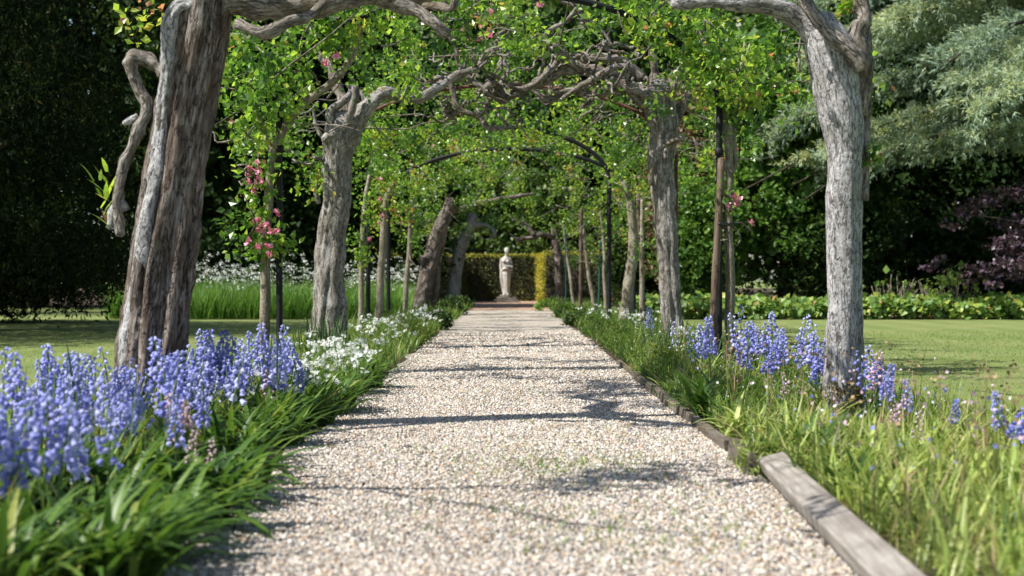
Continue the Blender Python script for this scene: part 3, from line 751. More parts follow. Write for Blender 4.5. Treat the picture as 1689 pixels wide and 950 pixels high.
young('young tree in front of the black post at left, pink roses climbing its slim stem',
      [(436, 590), (438, 500), (440, 420), (444, 330), (452, 260), (472, 205), (505, 165), (545, 135), (580, 90), (600, 30)], 0.046, 13.0,
      lambda rg: np.concatenate([arch_centres(-1, 13.0, 1.7, 74, rg, 2.15, 3.4, 2.15, 1.0, -0.15), np.array([at(px, py, 12.9) for px, py in ((380, 130), (400, 190), (430, 170), (470, 175), (375, 100), (410, 90), (440, 215), (500, 200), (520, 110), (450, 120), (560, 180), (475, 120), (485, 100), (500, 80), (520, 62), (545, 45), (575, 32), (610, 22), (650, 12), (540, 70), (590, 50), (462, 150))])]),
      0.42, forks=(((452, 260, 0), (430, 205, .05), (415, 150, .1), (420, 90, .2)), ((472, 205, 0), (468, 150, .2), (480, 90, .3))),
      rose=[(x, y) for x, y in ((415, 272), (422, 282), (405, 283), (432, 275), (408, 306), (416, 312), (420, 366), (425, 378), (440, 372), (446, 384), (455, 380), (412, 395), (443, 405), (425, 413), (448, 420), (452, 360), (430, 300), (560, 92), (545, 100), (424, 370), (436, 386))], seed=1,
      hang=[(px, py) for px, py in ((402, 368), (408, 400), (425, 400), (432, 440), (450, 410), (462, 398), (415, 290), (425, 310), (440, 270), (420, 430), (436, 355))])
young('smooth stemmed young tree on the right tied to a leaning brown stake',
      [(1207, 590), (1206, 520), (1203, 430), (1200, 350), (1203, 290), (1198, 230), (1188, 170), (1180, 110), (1150, 50)], 0.045, 13.3,
      lambda rg: np.concatenate([arch_centres(1, 13.3, 1.7, 70, rg, 2.2, 3.4, 2.1, 1.0, -0.1), np.array([at(px, py, 13.2) for px, py in ((1150, 130), (1180, 90), (1215, 120), (1245, 100), (1262, 60), (1200, 160), (1235, 165), (1265, 140), (1225, 205), (1165, 60), (1250, 200), (1275, 90), (1180, 130), (1170, 100), (1155, 80), (1135, 62), (1110, 45), (1080, 32), (1040, 22), (1000, 12), (1120, 80), (1186, 160))])]),
      0.42, forks=(((1202, 300, 0), (1212, 260, .05), (1211, 200, .1), (1225, 140, .2), (1240, 70, .2)), ((1188, 170, 0), (1215, 120, .2), (1225, 60, .3))),
      rose=((1208, 329), (1214, 334), (1203, 338), (1244, 362), (1211, 327)), seed=2, hang=((1225, 370), (1236, 345), (1240, 385), (1212, 345), (1195, 320)))
T_ARCH = lambda s_, d, n=48, low=2.2, apex=3.35, th=1.0, wd=2.15, half=2.0, inner=0.25: (lambda rg: arch_centres(s_, d, half, n, rg, low, apex, wd, th, -0.25, 1.62, inner))
young('slender young tree just right of the broad left trunk, left of a black post', [(591, 560), (594, 500), (597, 420), (600, 350), (610, 290)], 0.042, 21.0, T_ARCH(-1, 21.0, 50), 0.40, seed=3, hang=((600, 420), (590, 395), (607, 330), (612, 360)), rose=((605, 395), (622, 300)))
young('young tree rising between the two black posts on the left', [(622, 540), (628, 470), (632, 400), (636, 330), (650, 300)], 0.066, 24.5, T_ARCH(-1, 24.5, 60), 0.42, seed=4, hang=((640, 260), (670, 240), (700, 222), (735, 215), (770, 210), (800, 205), (830, 206), (685, 225), (720, 205), (860, 208), (890, 212),(628, 440), (620, 330), (640, 390), (655, 340), (662, 360)), rose=((624, 374), (630, 352), (627, 330)))
young('young tree with a leafy bushy stem, left of the leaning knobbly trunk', [(668, 515), (672, 460), (676, 400), (680, 330)], 0.06, 30.5, T_ARCH(-1, 29.5, 62), 0.42, seed=5, hang=((700, 258), (730, 250), (760, 245), (800, 240), (840, 240), (690, 270), (675, 285), (676, 420), (670, 390), (680, 360), (688, 400), (668, 340), (672, 440), (690, 340)))
young('thick-stemmed young tree bent to the right behind the right black arch post', [(1028, 545), (1036, 480), (1044, 410), (1040, 340), (1030, 300)], 0.095, 24.0, T_ARCH(1, 24.0, 60), 0.36, seed=6, hang=((900, 205), (870, 200), (925, 212), (850, 220), (880, 225), (840, 235), (810, 232), (780, 236), (750, 240), (900, 245), (930, 255), (1040, 330), (1020, 290), (1010, 310)))
young('thin young tree with a leaf tuft, tied to a stake left of the dark-headed trunk', [(1058, 545), (1058, 470), (1057, 400), (1060, 330)], 0.042, 21.8, T_ARCH(1, 21.5, 48), 0.36, seed=7, hang=((1062, 405), (1055, 412), (1050, 330)))
young('thin young tree behind the green cane on the right', [(1000, 515), (997, 460), (994, 400), (990, 350)], 0.04, 30.0, T_ARCH(1, 29.0, 60), 0.38, seed=8, hang=((880, 240), (920, 243), (955, 252), (985, 265), (1005, 280), (870, 250), (940, 250), (985, 380), (1005, 370), (980, 420), (975, 350)))
young('pale young tree slanting away from its brown stake on the right', [(982, 515), (974, 470), (967, 420), (962, 370)], 0.055, 33.0, T_ARCH(1, 33.5, 50), 0.40, seed=9, hang=((965, 370), (950, 360), (972, 350), (975, 430)))
young('young tree beside the hedge end on the far right of the path', [(947, 500), (940, 450), (934, 410), (930, 370)], 0.05, 38.0, T_ARCH(1, 38, 54, 1.9, 3.1), 0.42, seed=10, hang=((930, 380), (940, 360), (950, 390)))
young('leaning old tree on the left with a knob swelling halfway up its trunk', [(688, 540), (694, 510), (702, 470), (708, 430), (722, 385), (738, 350), (746, 330)], 0.20, 33.5, T_ARCH(-1, 34, 64, 2.2, 3.2), 0.36, seed=11, fr=.38, group=OLD, nm='old_tree', bark='bark_old', segs=40, hang=((738, 340), (750, 345), (760, 335), (735, 325), (775, 338), (800, 330), (720, 330), (745, 318), (830, 332)),
      forks=(((738, 350, 0), (790, 335, .3), (840, 325, .5), (880, 318, .5)), ((712, 520, .3), (716, 470, .3), (727, 420, .25), (738, 360, .2)), ((694, 435, -.15), (700, 425, -.2), (708, 428, -.2), (712, 440, -.2), (703, 448, -.2), (696, 440, -.18))))
young('dark upright old trunk half hidden behind the knobbly leaning tree', [(714, 530), (718, 470), (722, 420), (728, 370)], 0.13, 37.5, T_ARCH(-1, 38, 54, 1.9, 3.1), 0.38, seed=12, group=OLD, nm='old_tree', bark='bark_old', segs=24)
young('last old tree on the left, leaning towards the hedge beside the statue', [(744, 520), (748, 490), (752, 450), (760, 410), (775, 375), (782, 355)], 0.20, 42.0, T_ARCH(-1, 42, 70, 1.7, 2.7, 1.2, 2.0, 2.0, 0.3), 0.30, seed=13, fr=.42, group=OLD, nm='old_tree', bark='bark_grey', segs=32,
      forks=(((775, 375, 0), (800, 372, 0), (815, 385, -.2), (806, 395, -.2)), ((735, 505, .2), (740, 480, .2), (742, 455, .1), (748, 430, 0))))
young('last old tree on the right, with a bare pale branch reaching left above the hedge', [(927, 510), (924, 480), (921, 440), (917, 400), (912, 375)], 0.15, 42.0, T_ARCH(1, 42, 70, 1.7, 2.7, 1.2, 2.0, 2.0, 0.3), 0.36, seed=14, fr=.5, group=OLD, nm='old_tree', bark='bark_old', segs=32,
      forks=(((915, 392, -.3), (895, 386, -.5), (880, 390, -.6), (864, 392, -.6), (852, 394, -.6), (842, 386, -.6)), ((864, 392, -.6), (855, 398, -.6), (850, 396, -.6)), ((880, 388, -.6), (872, 376, -.6), (862, 366, -.5))))

# ---- stakes, canes and ties
def pole(name, label, cat, p0, p1, r, mat, seed=0, group=None, tie=None, lump=0.05):
    t = MB(); tube(t, [p0, (np.asarray(p0) + p1) / 2, p1], [r, r, r * 0.95], 10, 0.1, lump, 9, seed=seed)
    o = t.build(name, M[mat], None, smooth=True, origin=p0)
    tag(o, label, cat, group)
    if tie is not None:
        a, b = tie
        mb = MB(); tube(mb, [a, (np.asarray(a) + b) / 2, b], [0.016, 0.016, 0.016], 6, 0.03, 0)
        mb.V = [v - 0 for v in mb.V]
        o['_o'] = [float(v) for v in p0]
        mb.build('tie', M['rubber'], o, smooth=True)
        del o['_o']
    return o
ST = 'stakes and canes holding up young trees'
def gz(px, d): return np.array([(px - 840) / FPX * d, d, -0.04])
pole('wooden_stake', 'brown wooden stake leaning beside the smooth young tree on the right', 'stake', gz(1172, 13.1), at(1190, 262, 13.1), 0.036, 'stake', 1, ST, (at(1186, 369, 13.0), at(1206, 371, 13.2)))
pole('wooden_stake', 'reddish stake beside the pale slanting young tree on the right', 'stake', gz(957, 33), at(959, 345, 33), 0.045, 'stake', 2, ST, (at(958, 402, 32.9), at(966, 402, 32.9)))
pole('wooden_stake', 'dark stake tied to the thin young tree with a leaf tuft', 'stake', gz(1064, 22), at(1052, 320, 22), 0.028, 'stake', 3, ST, (at(1052, 392, 21.8), at(1064, 392, 21.8)))
pole('garden_cane', 'green garden cane standing in the right flower bed', 'cane', gz(987, 29), at(990, 396, 29), 0.018, 'green_plastic', 4, ST)
pole('garden_cane', 'fainter green cane beside the young tree near the hedge end', 'cane', gz(934, 36), at(932, 375, 36), 0.014, 'green_plastic', 5, ST)

# ---- metal arches over the path
def hoop(label, d, xl, xr, zs, apex, mat, r=0.03, ds=0.0):
    t = empty('metal_arch', ((xl + xr) / 2, d, 0)); tag(t, label, 'arch', 'metal arches over the path')
    for x in (xl, xr):
        mb = MB(); tube(mb, [(x, d + ds * (x > 0), -0.05), (x, d + ds * (x > 0), zs / 2), (x, d + ds * (x > 0), zs)], [r] * 3, 10, 0.2, 0.0)
        mb.build('post', M[mat], t, smooth=True)
        mb = MB(); tube(mb, [(x, d + ds * (x > 0), zs - 0.42), (x, d + ds * (x > 0), zs - 0.36)], [r * 1.35] * 2, 10, 0.03, 0.0)
        mb.build('collar', M[mat], t, smooth=True)
    a = np.linspace(0, np.pi, 25); cx, hw = (xl + xr) / 2, (xr - xl) / 2
    P = np.stack([cx + hw * np.cos(a), d + ds * (np.cos(a) > 0) * np.cos(a), zs + 0.002 + (apex - zs) * np.sin(a)], -1)
    mb = MB(); tube(mb, P, np.full(25, r), 10, 0.06, 0.0); mb.build('hoop', M[mat], t, smooth=True)
hoop('nearest black metal arch, its left post beside the rose-hung young tree', 13.0, -2.10, 1.955, 2.45, 3.5, 'steel', 0.030, 0.25)
hoop('rusty red-brown metal arch between the second pair of old trunks', 18.75, -2.32, 2.2, 2.45, 3.42, 'rust', 0.024)
hoop('black metal arch curving over above the middle of the right bed', 24.5, -2.43, 1.72, 2.55, 3.5, 'steel', 0.038)
hoop('far black metal arch, its left post right of the others', 28.5, -2.42, 2.5, 2.45, 3.45, 'steel', 0.04)

# ------------------------------------------------------------------ statue
def statue():
    d = 49.0; zb = 0.0; cx = (835 - 840) / FPX * d
    t = empty('statue', (cx, d, zb)); tag(t, 'pale stone statue of a draped woman standing on a stepped plinth before the hedge', 'statue')
    mb = MB()
    box(mb, cx - 0.43, cx + 0.43, d - 0.43, d + 0.43, -0.02, 0.10)
    box(mb, cx - 0.34, cx + 0.34, d - 0.34, d + 0.34, 0.10, 0.19)
    mb.build('plinth', M['plinth'], t)
    bm = MB()
    def loft(secs, n=36, folds=0.0, nf=9):
        # secs: z, x, y, rx, ry
        sec = np.array(secs, float); k = 60
        u = np.linspace(0, len(sec) - 1, k)
        q = np.stack([np.interp(u, np.arange(len(sec)), sec[:, c]) for c in range(5)], -1)
        for _ in range(2): q[1:-1] = (q[:-2] + 2 * q[1:-1] + q[2:]) / 4
        th = np.linspace(0, 2 * np.pi, n, endpoint=False)
        fz = folds * np.clip((1.25 - q[:, 0]) / 0.6, 0, 1)
        rr = 1 + fz[:, None] * np.sin(th[None, :] * nf + 3 * q[:, 0:1])
        V = np.stack([cx + q[:, 1:2] + .78 * q[:, 3:4] * rr * np.cos(th), d + q[:, 2:3] + q[:, 4:5] * rr * np.sin(th), q[:, 0:1] + 0 * th], -1).reshape(-1, 3)
        i = np.arange(k - 1)[:, None] * n; j = np.arange(n)[None]; j2 = (j + 1) % n
        F = np.stack([i + j, i + j2, i + n + j2, i + n + j], -1).reshape(-1, 4)
        V = np.vstack([V, [[cx + q[0, 1], d + q[0, 2], q[0, 0]], [cx + q[-1, 1], d + q[-1, 2], q[-1, 0]]]])
        e = np.arange(n); m = k * n
        bm.add(V, [F, np.stack([np.roll(e, -1), e, np.full(n, m)], -1), np.stack([(k - 1) * n + e, (k - 1) * n + np.roll(e, -1), np.full(n, m + 1)], -1)])
    # skirt and trunk
    loft([(0.29, 0.0, 0, 0.145, 0.15), (0.36, 0.0, 0, 0.13, 0.14), (0.55, 0.01, -0.01, 0.135, 0.14), (0.80, 0.015, -0.02, 0.16, 0.15), (1.00, 0.01, -0.01, 0.185, 0.16), (1.13, 0.005, 0, 0.18, 0.15),
          (1.25, -0.01, 0, 0.145, 0.12), (1.36, -0.015, -0.01, 0.155, 0.13), (1.47, -0.02, -0.01, 0.175, 0.125), (1.55, -0.02, 0.01, 0.16, 0.10), (1.60, -0.012, 0.01, 0.07, 0.07), (1.64, 0.0, 0.0, 0.052, 0.058), (1.70, 0.01, -0.005, 0.05, 0.055)], folds=0.07)
    # head, hair bun, face
    def egg(c, r, n=16):
        u = np.linspace(0, np.pi, n); v = np.linspace(0, 2 * np.pi, n, endpoint=False)
        V = np.stack([cx + c[0] + r[0] * np.sin(u)[:, None] * np.cos(v), d + c[1] + r[1] * np.sin(u)[:, None] * np.sin(v), c[2] + r[2] * np.cos(u)[:, None] + 0 * v], -1).reshape(-1, 3)
        i = np.arange(n - 1)[:, None] * n; j = np.arange(n)[None]; j2 = (j + 1) % n
        bm.add(V, np.stack([i + j, i + n + j, i + n + j2, i + j2], -1).reshape(-1, 4))
    egg((0.025, -0.02, 1.785), (0.083, 0.098, 0.115)); egg((-0.015, 0.085, 1.82), (0.05, 0.055, 0.05)); egg((0.02, 0.01, 1.83), (0.093, 0.10, 0.075))
    egg((0.045, -0.115, 1.77), (0.014, 0.022, 0.026)); egg((0.045, -0.09, 1.715), (0.03, 0.03, 0.022))
    egg((-0.07, -0.105, 1.42), (0.062, 0.055, 0.06)); egg((0.06, -0.105, 1.42), (0.062, 0.055, 0.06))
    T = lambda P, r: tube(bm, [(cx + x * .78, d + y, z) for x, y, z in P], r, 14, 0.03, 0.02, 8)
    # arm hanging on the left of the picture, cloth gathered along it
    T([(-0.17, 0.0, 1.52), (-0.215, 0.0, 1.40), (-0.235, -0.01, 1.22), (-0.225, -0.05, 1.04), (-0.205, -0.08, 0.90)], [0.062, 0.056, 0.046, 0.04, 0.03])
    T([(-0.225, -0.05, 1.0), (-0.215, -0.07, 0.85), (-0.17, -0.06, 0.60), (-0.12, -0.05, 0.33)], [0.045, 0.05, 0.045, 0.04])
    # arm bent across the waist
    T([(0.14, 0.0, 1.52), (0.20, 0.01, 1.40), (0.215, -0.03, 1.26), (0.15, -0.15, 1.24), (0.02, -0.185, 1.25), (-0.03, -0.18, 1.28)], [0.06, 0.055, 0.048, 0.042, 0.036, 0.03])
    T([(0.215, -0.06, 1.25), (0.26, -0.12, 1.22), (0.235, -0.06, 1.10)], [0.035, 0.03, 0.03])
    # folds that sweep down the skirt and the cloth over the hips
    for k, x in enumerate((-0.11, -0.05, 0.02, 0.08, 0.13)):
        T([(x * 1.25, -0.13 + abs(x) * 0.35, 1.10), (x * 1.1 + 0.01, -0.14 + abs(x) * 0.4, 0.80), (x * 0.95, -0.12 + abs(x) * 0.35, 0.50), (x * 0.9, -0.13 + abs(x) * 0.3, 0.30)], [0.02, 0.03, 0.026, 0.03])
    T([(-0.19, -0.04, 1.08), (-0.09, -0.15, 1.16), (0.05, -0.165, 1.17), (0.18, -0.06, 1.14)], [0.035, 0.04, 0.04, 0.03])
    T([(-0.12, -0.1, 0.28), (-0.1, -0.19, 0.275)], [0.04, 0.03]); T([(0.06, -0.1, 0.28), (0.07, -0.2, 0.275)], [0.04, 0.03])
    o = bm.build('figure_raw', M['stone'], t, smooth=True)
    md = o.modifiers.new('remesh', 'REMESH'); md.mode = 'VOXEL'; md.voxel_size = 0.013; md.use_smooth_shade = True
    dg = bpy.context.evaluated_depsgraph_get()
    me = bpy.data.meshes.new_from_object(o.evaluated_get(dg)); me.name = 'figure'
    bpy.data.objects.remove(o)
    if not me.materials: me.materials.append(M['stone'])
    put('figure', me, t)
    a = np.linspace(0, 2 * np.pi, 20, endpoint=False)
    V = np.concatenate([np.stack([cx + r * np.cos(a), d + r * np.sin(a), 0 * a + z], -1) for r, z in ((0.24, 0.19), (0.23, 0.25), (0.20, 0.28))] + [np.array([[cx, d, 0.28]])])
    F = np.concatenate([np.stack([k * 20 + np.arange(20), k * 20 + (np.arange(20) + 1) % 20, (k + 1) * 20 + (np.arange(20) + 1) % 20, (k + 1) * 20 + np.arange(20)], -1) for k in (0, 1)])
    MB().add(V, [F, np.stack([40 + np.arange(20), 40 + (np.arange(20) + 1) % 20, np.full(20, 60)], -1)]).build('base', M['plinth'], t)
statue()

# ------------------------------------------------------------------ clipped hedge behind the statue
def hedge(label, corners, h, name='clipped_hedge', n=9000, seed=0, hue=0.36, sunlit_gold=None):
    """corners: footprint polygon (counter-clockwise)"""
    rg = np.random.default_rng(300 + seed)
    c = np.array(corners, float); k = len(c)
    o0 = (*c.mean(0), 0)
    t = empty(name, o0); tag(t, label, 'hedge', 'clipped yew hedges')
    ins = c + (c.mean(0) - c) * 0.06
    V = np.concatenate([np.c_[ins, np.zeros(k)], np.c_[ins, np.full(k, h - 0.08)]])
    i = np.arange(k)
    mb = MB().add(V, [np.stack([i, (i + 1) % k, k + (i + 1) % k, k + i], -1), np.array([list(range(k, 2 * k))])], 0.1)
    mb.build('stems', M['bark_dark'], t)
    mb = MB()
    L = np.linalg.norm(np.roll(c, -1, 0) - c, axis=1)
    for e in range(k):
        m = int(n * L[e] / L.sum())
        u = rg.random(m)[:, None]; p = c[e] + (c[(e + 1) % k] - c[e]) * u
        nv = np.array([(c[(e + 1) % k] - c[e])[1], -(c[(e + 1) % k] - c[e])[0]]) / L[e]
        z = rg.uniform(0.0, h, m)
        dep = rg.uniform(-0.10, 0.04, m)
        T = np.c_[p + nv * dep[:, None], z]
        bright = np.clip((.88 if e == sunlit_gold else hue) + 0.10 * (z > h - 0.12) + 0.35 * noise3(T * 2.2) + rg.normal(0, 0.16, m), 0, 1)  # one face painted yellower: young shoots plus sunlight put into the colour
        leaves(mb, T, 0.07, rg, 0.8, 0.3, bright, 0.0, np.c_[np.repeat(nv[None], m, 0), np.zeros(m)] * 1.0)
    m = n // 3
    lo, hi = c.min(0), c.max(0)
    T = np.c_[rg.uniform(lo, hi, (m, 2)), rg.uniform(h - 0.08, h + 0.05, m)]
    ok = np.ones(m, bool)
    for e in range(k):
        a, b = c[e], c[(e + 1) % k]
        ok &= ((b[0] - a[0]) * (T[:, 1] - a[1]) - (b[1] - a[1]) * (T[:, 0] - a[0])) > 0
    T = T[ok]
    leaves(mb, T, 0.07, rg, 0.8, 1.0, np.clip(rg.normal(0.72, 0.2, len(T)), 0, 1))
    mb.build('foliage', M['hedge_leaf'], t)
hedge('clipped dark yew hedge with a golden top, straight behind the statue', [(-1.75, 51.6), (1.2, 51.6), (1.2, 52.8), (-1.75, 52.8)], 1.66, n=15000)
hedge('yew hedge end on the right whose sunlit side glows yellow', [(1.15, 46.6), (3.6, 46.2), (3.6, 51.55), (0.97, 51.55)], 1.68, n=11000, seed=1, hue=0.40, sunlit_gold=3)
hedge('shaded yew hedge end at the left of the statue', [(-4.2, 47.5), (-1.66, 47.8), (-1.5, 51.55), (-4.2, 51.55)], 1.64, n=9000, seed=2)

# ------------------------------------------------------------------ background trees
def bg_tree(name, label, x, y, h, rx, ry, z0, mat, ncl, per, size, seed, base=0.4, trunk=True, core=True, group=None, aspect=1.2, up=0.5, droop=0.0, cat='tree', flat=0.7, cl=0.18, crad=0.75, bark='bark_dark', shell=0.55, skirt=0):
    rg = np.random.default_rng(500 + seed)
    t = empty(name, (x, y, 0)); tag(t, label, cat, group)
    mb = MB()
    tube(mb, [(x, y, -0.05), (x + .05, y, h * .25), (x - .05, y + .1, h * .5), (x, y, h * .85)], [0.045 * h * .6, .03 * h * .6, .022 * h * .6, .008 * h], 14, 0.15, 0.08, 4, 0.06, seed=seed)
    mb.build('trunk', M[bark], t, smooth=True)
    v = rg.normal(0, 1, (ncl, 3)); v /= np.linalg.norm(v, axis=1)[:, None]
    rr = rg.uniform(shell, 1.0, ncl)
    lump = 1 + 0.22 * noise3(v * 2.5 + seed)
    C = np.array([x, y, (h + z0) / 2]) + v * (rr * lump)[:, None] * np.array([rx, ry, (h - z0) / 2])
    C = C[C[:, 2] > z0 * 0.8]
    if skirt:
        a = rg.uniform(0, 6.28, skirt); q = rg.uniform(.72, 1.02, skirt)
        C = np.concatenate([C, np.stack([x + rx * q * np.cos(a), y + ry * q * np.sin(a), rg.uniform(.62, h * .40, skirt)], -1)])
    for i in range(7):
        q = C[rg.integers(len(C))]; q = np.array([x, y, q[2]]) + (q - [x, y, q[2]]) * .68
        mbl = MB(); b = np.array([x, y, min(h * .6, max(z0 + .3, q[2] * .6))])
        tube(mbl, wiggle(b, q, 6, 0.12, rg), np.linspace(0.014 * h, 0.004 * h, 6), 7, 0.2, 0.1, 3, seed=i)
        mbl.build('limb', M[bark], t, smooth=True)
    mb = MB()
    clumps(mb, C, crad, per, size, rg, aspect, up, base, 0.18, cl, droop, flat)
    if core:
        n = ncl * 9
        T = np.array([x, y, (h + z0) / 2]) + ball(rg, n) * np.array([rx, ry, (h - z0) / 2]) * 0.86
        leaves(mb, T, size * 2.6, rg, aspect * 1.2, up, np.clip(rg.normal(base - .1, .15, n), 0, 1), droop)
    mb.build('crown', M[mat], t)
    return t

# the dark yew on the left
def yew(label, x, y, h, rx, ry, z0, ncl, seed, per=80, skirt=0):
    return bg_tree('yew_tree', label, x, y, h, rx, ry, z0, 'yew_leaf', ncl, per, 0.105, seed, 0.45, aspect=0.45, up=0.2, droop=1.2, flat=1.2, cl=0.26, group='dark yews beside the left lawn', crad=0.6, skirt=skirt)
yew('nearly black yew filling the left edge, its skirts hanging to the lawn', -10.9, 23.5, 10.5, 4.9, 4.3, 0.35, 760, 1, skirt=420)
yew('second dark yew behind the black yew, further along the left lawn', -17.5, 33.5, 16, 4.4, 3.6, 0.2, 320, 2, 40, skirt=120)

bg_tree('yew_bush', 'low dark yew bush under the big black yew at the left', -10.6, 28.4, 2.3, 3.3, 1.3, 0.05, 'yew_leaf', 190, 90, .11, 61, .5, group='dark yews beside the left lawn', cat='bush', aspect=.5, crad=.5)
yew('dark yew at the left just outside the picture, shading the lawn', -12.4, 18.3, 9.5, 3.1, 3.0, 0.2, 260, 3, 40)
LB = 'broadleaved trees shading the back of the left meadow'
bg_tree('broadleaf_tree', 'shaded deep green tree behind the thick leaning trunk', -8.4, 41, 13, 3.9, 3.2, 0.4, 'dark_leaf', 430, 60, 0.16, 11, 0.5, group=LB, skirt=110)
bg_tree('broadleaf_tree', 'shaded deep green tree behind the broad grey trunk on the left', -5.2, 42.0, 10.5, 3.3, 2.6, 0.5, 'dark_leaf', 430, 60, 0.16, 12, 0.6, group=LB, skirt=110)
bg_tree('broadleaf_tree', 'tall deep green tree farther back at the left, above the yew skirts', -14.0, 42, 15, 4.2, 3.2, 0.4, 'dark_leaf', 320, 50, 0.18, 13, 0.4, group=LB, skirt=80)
FB = 'trees standing behind the hedge'
bg_tree('broadleaf_tree', 'sunlit green tree behind the left part of the hedge', -3.4, 60, 15, 5.2, 4.0, 0.5, 'tree_leaf', 420, 55, 0.22, 14, 0.4, group=FB, skirt=160)
bg_tree('broadleaf_tree', 'green tree right behind the statue and its hedge', 2.2, 58, 14, 4.6, 4.0, 0.5, 'tree_leaf', 420, 55, 0.2, 15, 0.35, group=FB, skirt=160)
bg_tree('broadleaf_tree', 'dark green tree behind the right end of the hedge', 7.2, 56, 14, 4.6, 4.0, 0.6, 'dark_leaf', 380, 50, 0.2, 16, 0.5, group=FB)
RB = 'trees and bushes along the right border'
bg_tree('leafy_tree', 'fresh green leafy tree between the staked young tree and the pale grey trunk', 6.9, 35.6, 8.4, 2.3, 2.0, 0.15, 'bright_leaf', 330, 85, 0.12, 17, 0.22, group=RB, crad=0.55)
bg_tree('flowering_bush', 'brownish bush with faded pink blossom behind the staked young tree', 5.0, 36.6, 6.4, 1.7, 1.5, 0.3, 'brown_leaf', 250, 80, 0.10, 18, 0.5, group=RB, crad=0.5, cat='bush')
bg_tree('leafy_bush', 'lower green bush with pale flower specks left of the fresh green tree', 4.7, 34.4, 3.4, 1.0, 1.0, 0.1, 'bright_leaf', 130, 85, 0.10, 19, 0.35, group=RB, crad=0.45, cat='bush')
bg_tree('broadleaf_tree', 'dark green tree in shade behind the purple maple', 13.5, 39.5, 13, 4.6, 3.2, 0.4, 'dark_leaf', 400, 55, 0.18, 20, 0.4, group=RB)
bg_tree('broadleaf_tree', 'dark green tree in shade behind the drooping cedar boughs', 8.6, 41.5, 14, 3.6, 3.0, 0.3, 'tree_leaf', 380, 55, 0.18, 21, 0.45, group=RB)
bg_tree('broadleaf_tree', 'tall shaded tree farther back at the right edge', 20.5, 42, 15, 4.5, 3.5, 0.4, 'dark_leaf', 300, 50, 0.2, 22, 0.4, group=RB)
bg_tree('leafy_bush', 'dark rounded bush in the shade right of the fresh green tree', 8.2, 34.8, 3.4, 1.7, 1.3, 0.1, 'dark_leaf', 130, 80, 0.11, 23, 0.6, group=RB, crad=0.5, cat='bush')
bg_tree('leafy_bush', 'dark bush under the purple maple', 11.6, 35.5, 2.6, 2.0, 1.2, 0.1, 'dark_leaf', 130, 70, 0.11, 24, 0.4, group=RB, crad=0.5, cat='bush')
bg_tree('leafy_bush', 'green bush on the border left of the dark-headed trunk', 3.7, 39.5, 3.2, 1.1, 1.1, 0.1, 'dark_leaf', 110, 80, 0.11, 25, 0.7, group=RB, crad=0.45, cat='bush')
# the wood behind it all
for i, x in enumerate((-27, -18, -9, 0, 9, 18, 27)):
    bg_tree('woodland_tree', 'tall dark woodland tree far behind the garden', x + (i % 2) * 1.5, 72 + (i * 37 % 5), 22, 5.8, 4, 0.5, 'dark_leaf', 170, 34, 0.34, 40 + i, 0.5, group='woodland trees behind the garden', crad=1.3, skirt=150)

# purple maple
def maple():
    rg = np.random.default_rng(610)
    x, y = 12.1, 30.9
    t = empty('purple_maple', (x, y, 0)); tag(t, 'dark purple-leaved maple spreading over the right border', 'tree', RB)
    mb = MB(); tube(mb, [(x, y, -.05), (x + .1, y, .8), (x - .1, y, 1.8), (x, y, 3.0)], [.12, .09, .07, .03], 10, .1, .1, 6); mb.build('trunk', M['bark_dark'], t, smooth=True)
    mb = MB()
    C = []
    for i in range(60):
        a = rg.uniform(0, 6.28); L = rg.uniform(0.6, 2.6) 
        z = rg.uniform(1.0, 3.0); 
        q = np.array([x + L * np.cos(a), y + L * 0.8 * np.sin(a), z - 0.32 * L + .3])
        if i < 14:
            ml = MB(); tube(ml, wiggle((x, y, z * .75), q, 5, .06, rg), np.linspace(.035, .01, 5), 6, .12, .1); ml.build('limb', M['bark_dark'], t, smooth=True)
        C += [q + rg.normal(0, 0.28, 3) * [1, 1, .35] for _ in range(4)]
    clumps(mb, np.array(C), 0.27, 36, 0.10, rg, 1.5, 1.2, 0.5, 0.25, 0.15, 0.3, 0.4)
    mb.build('crown', M['maple'], t)
maple()

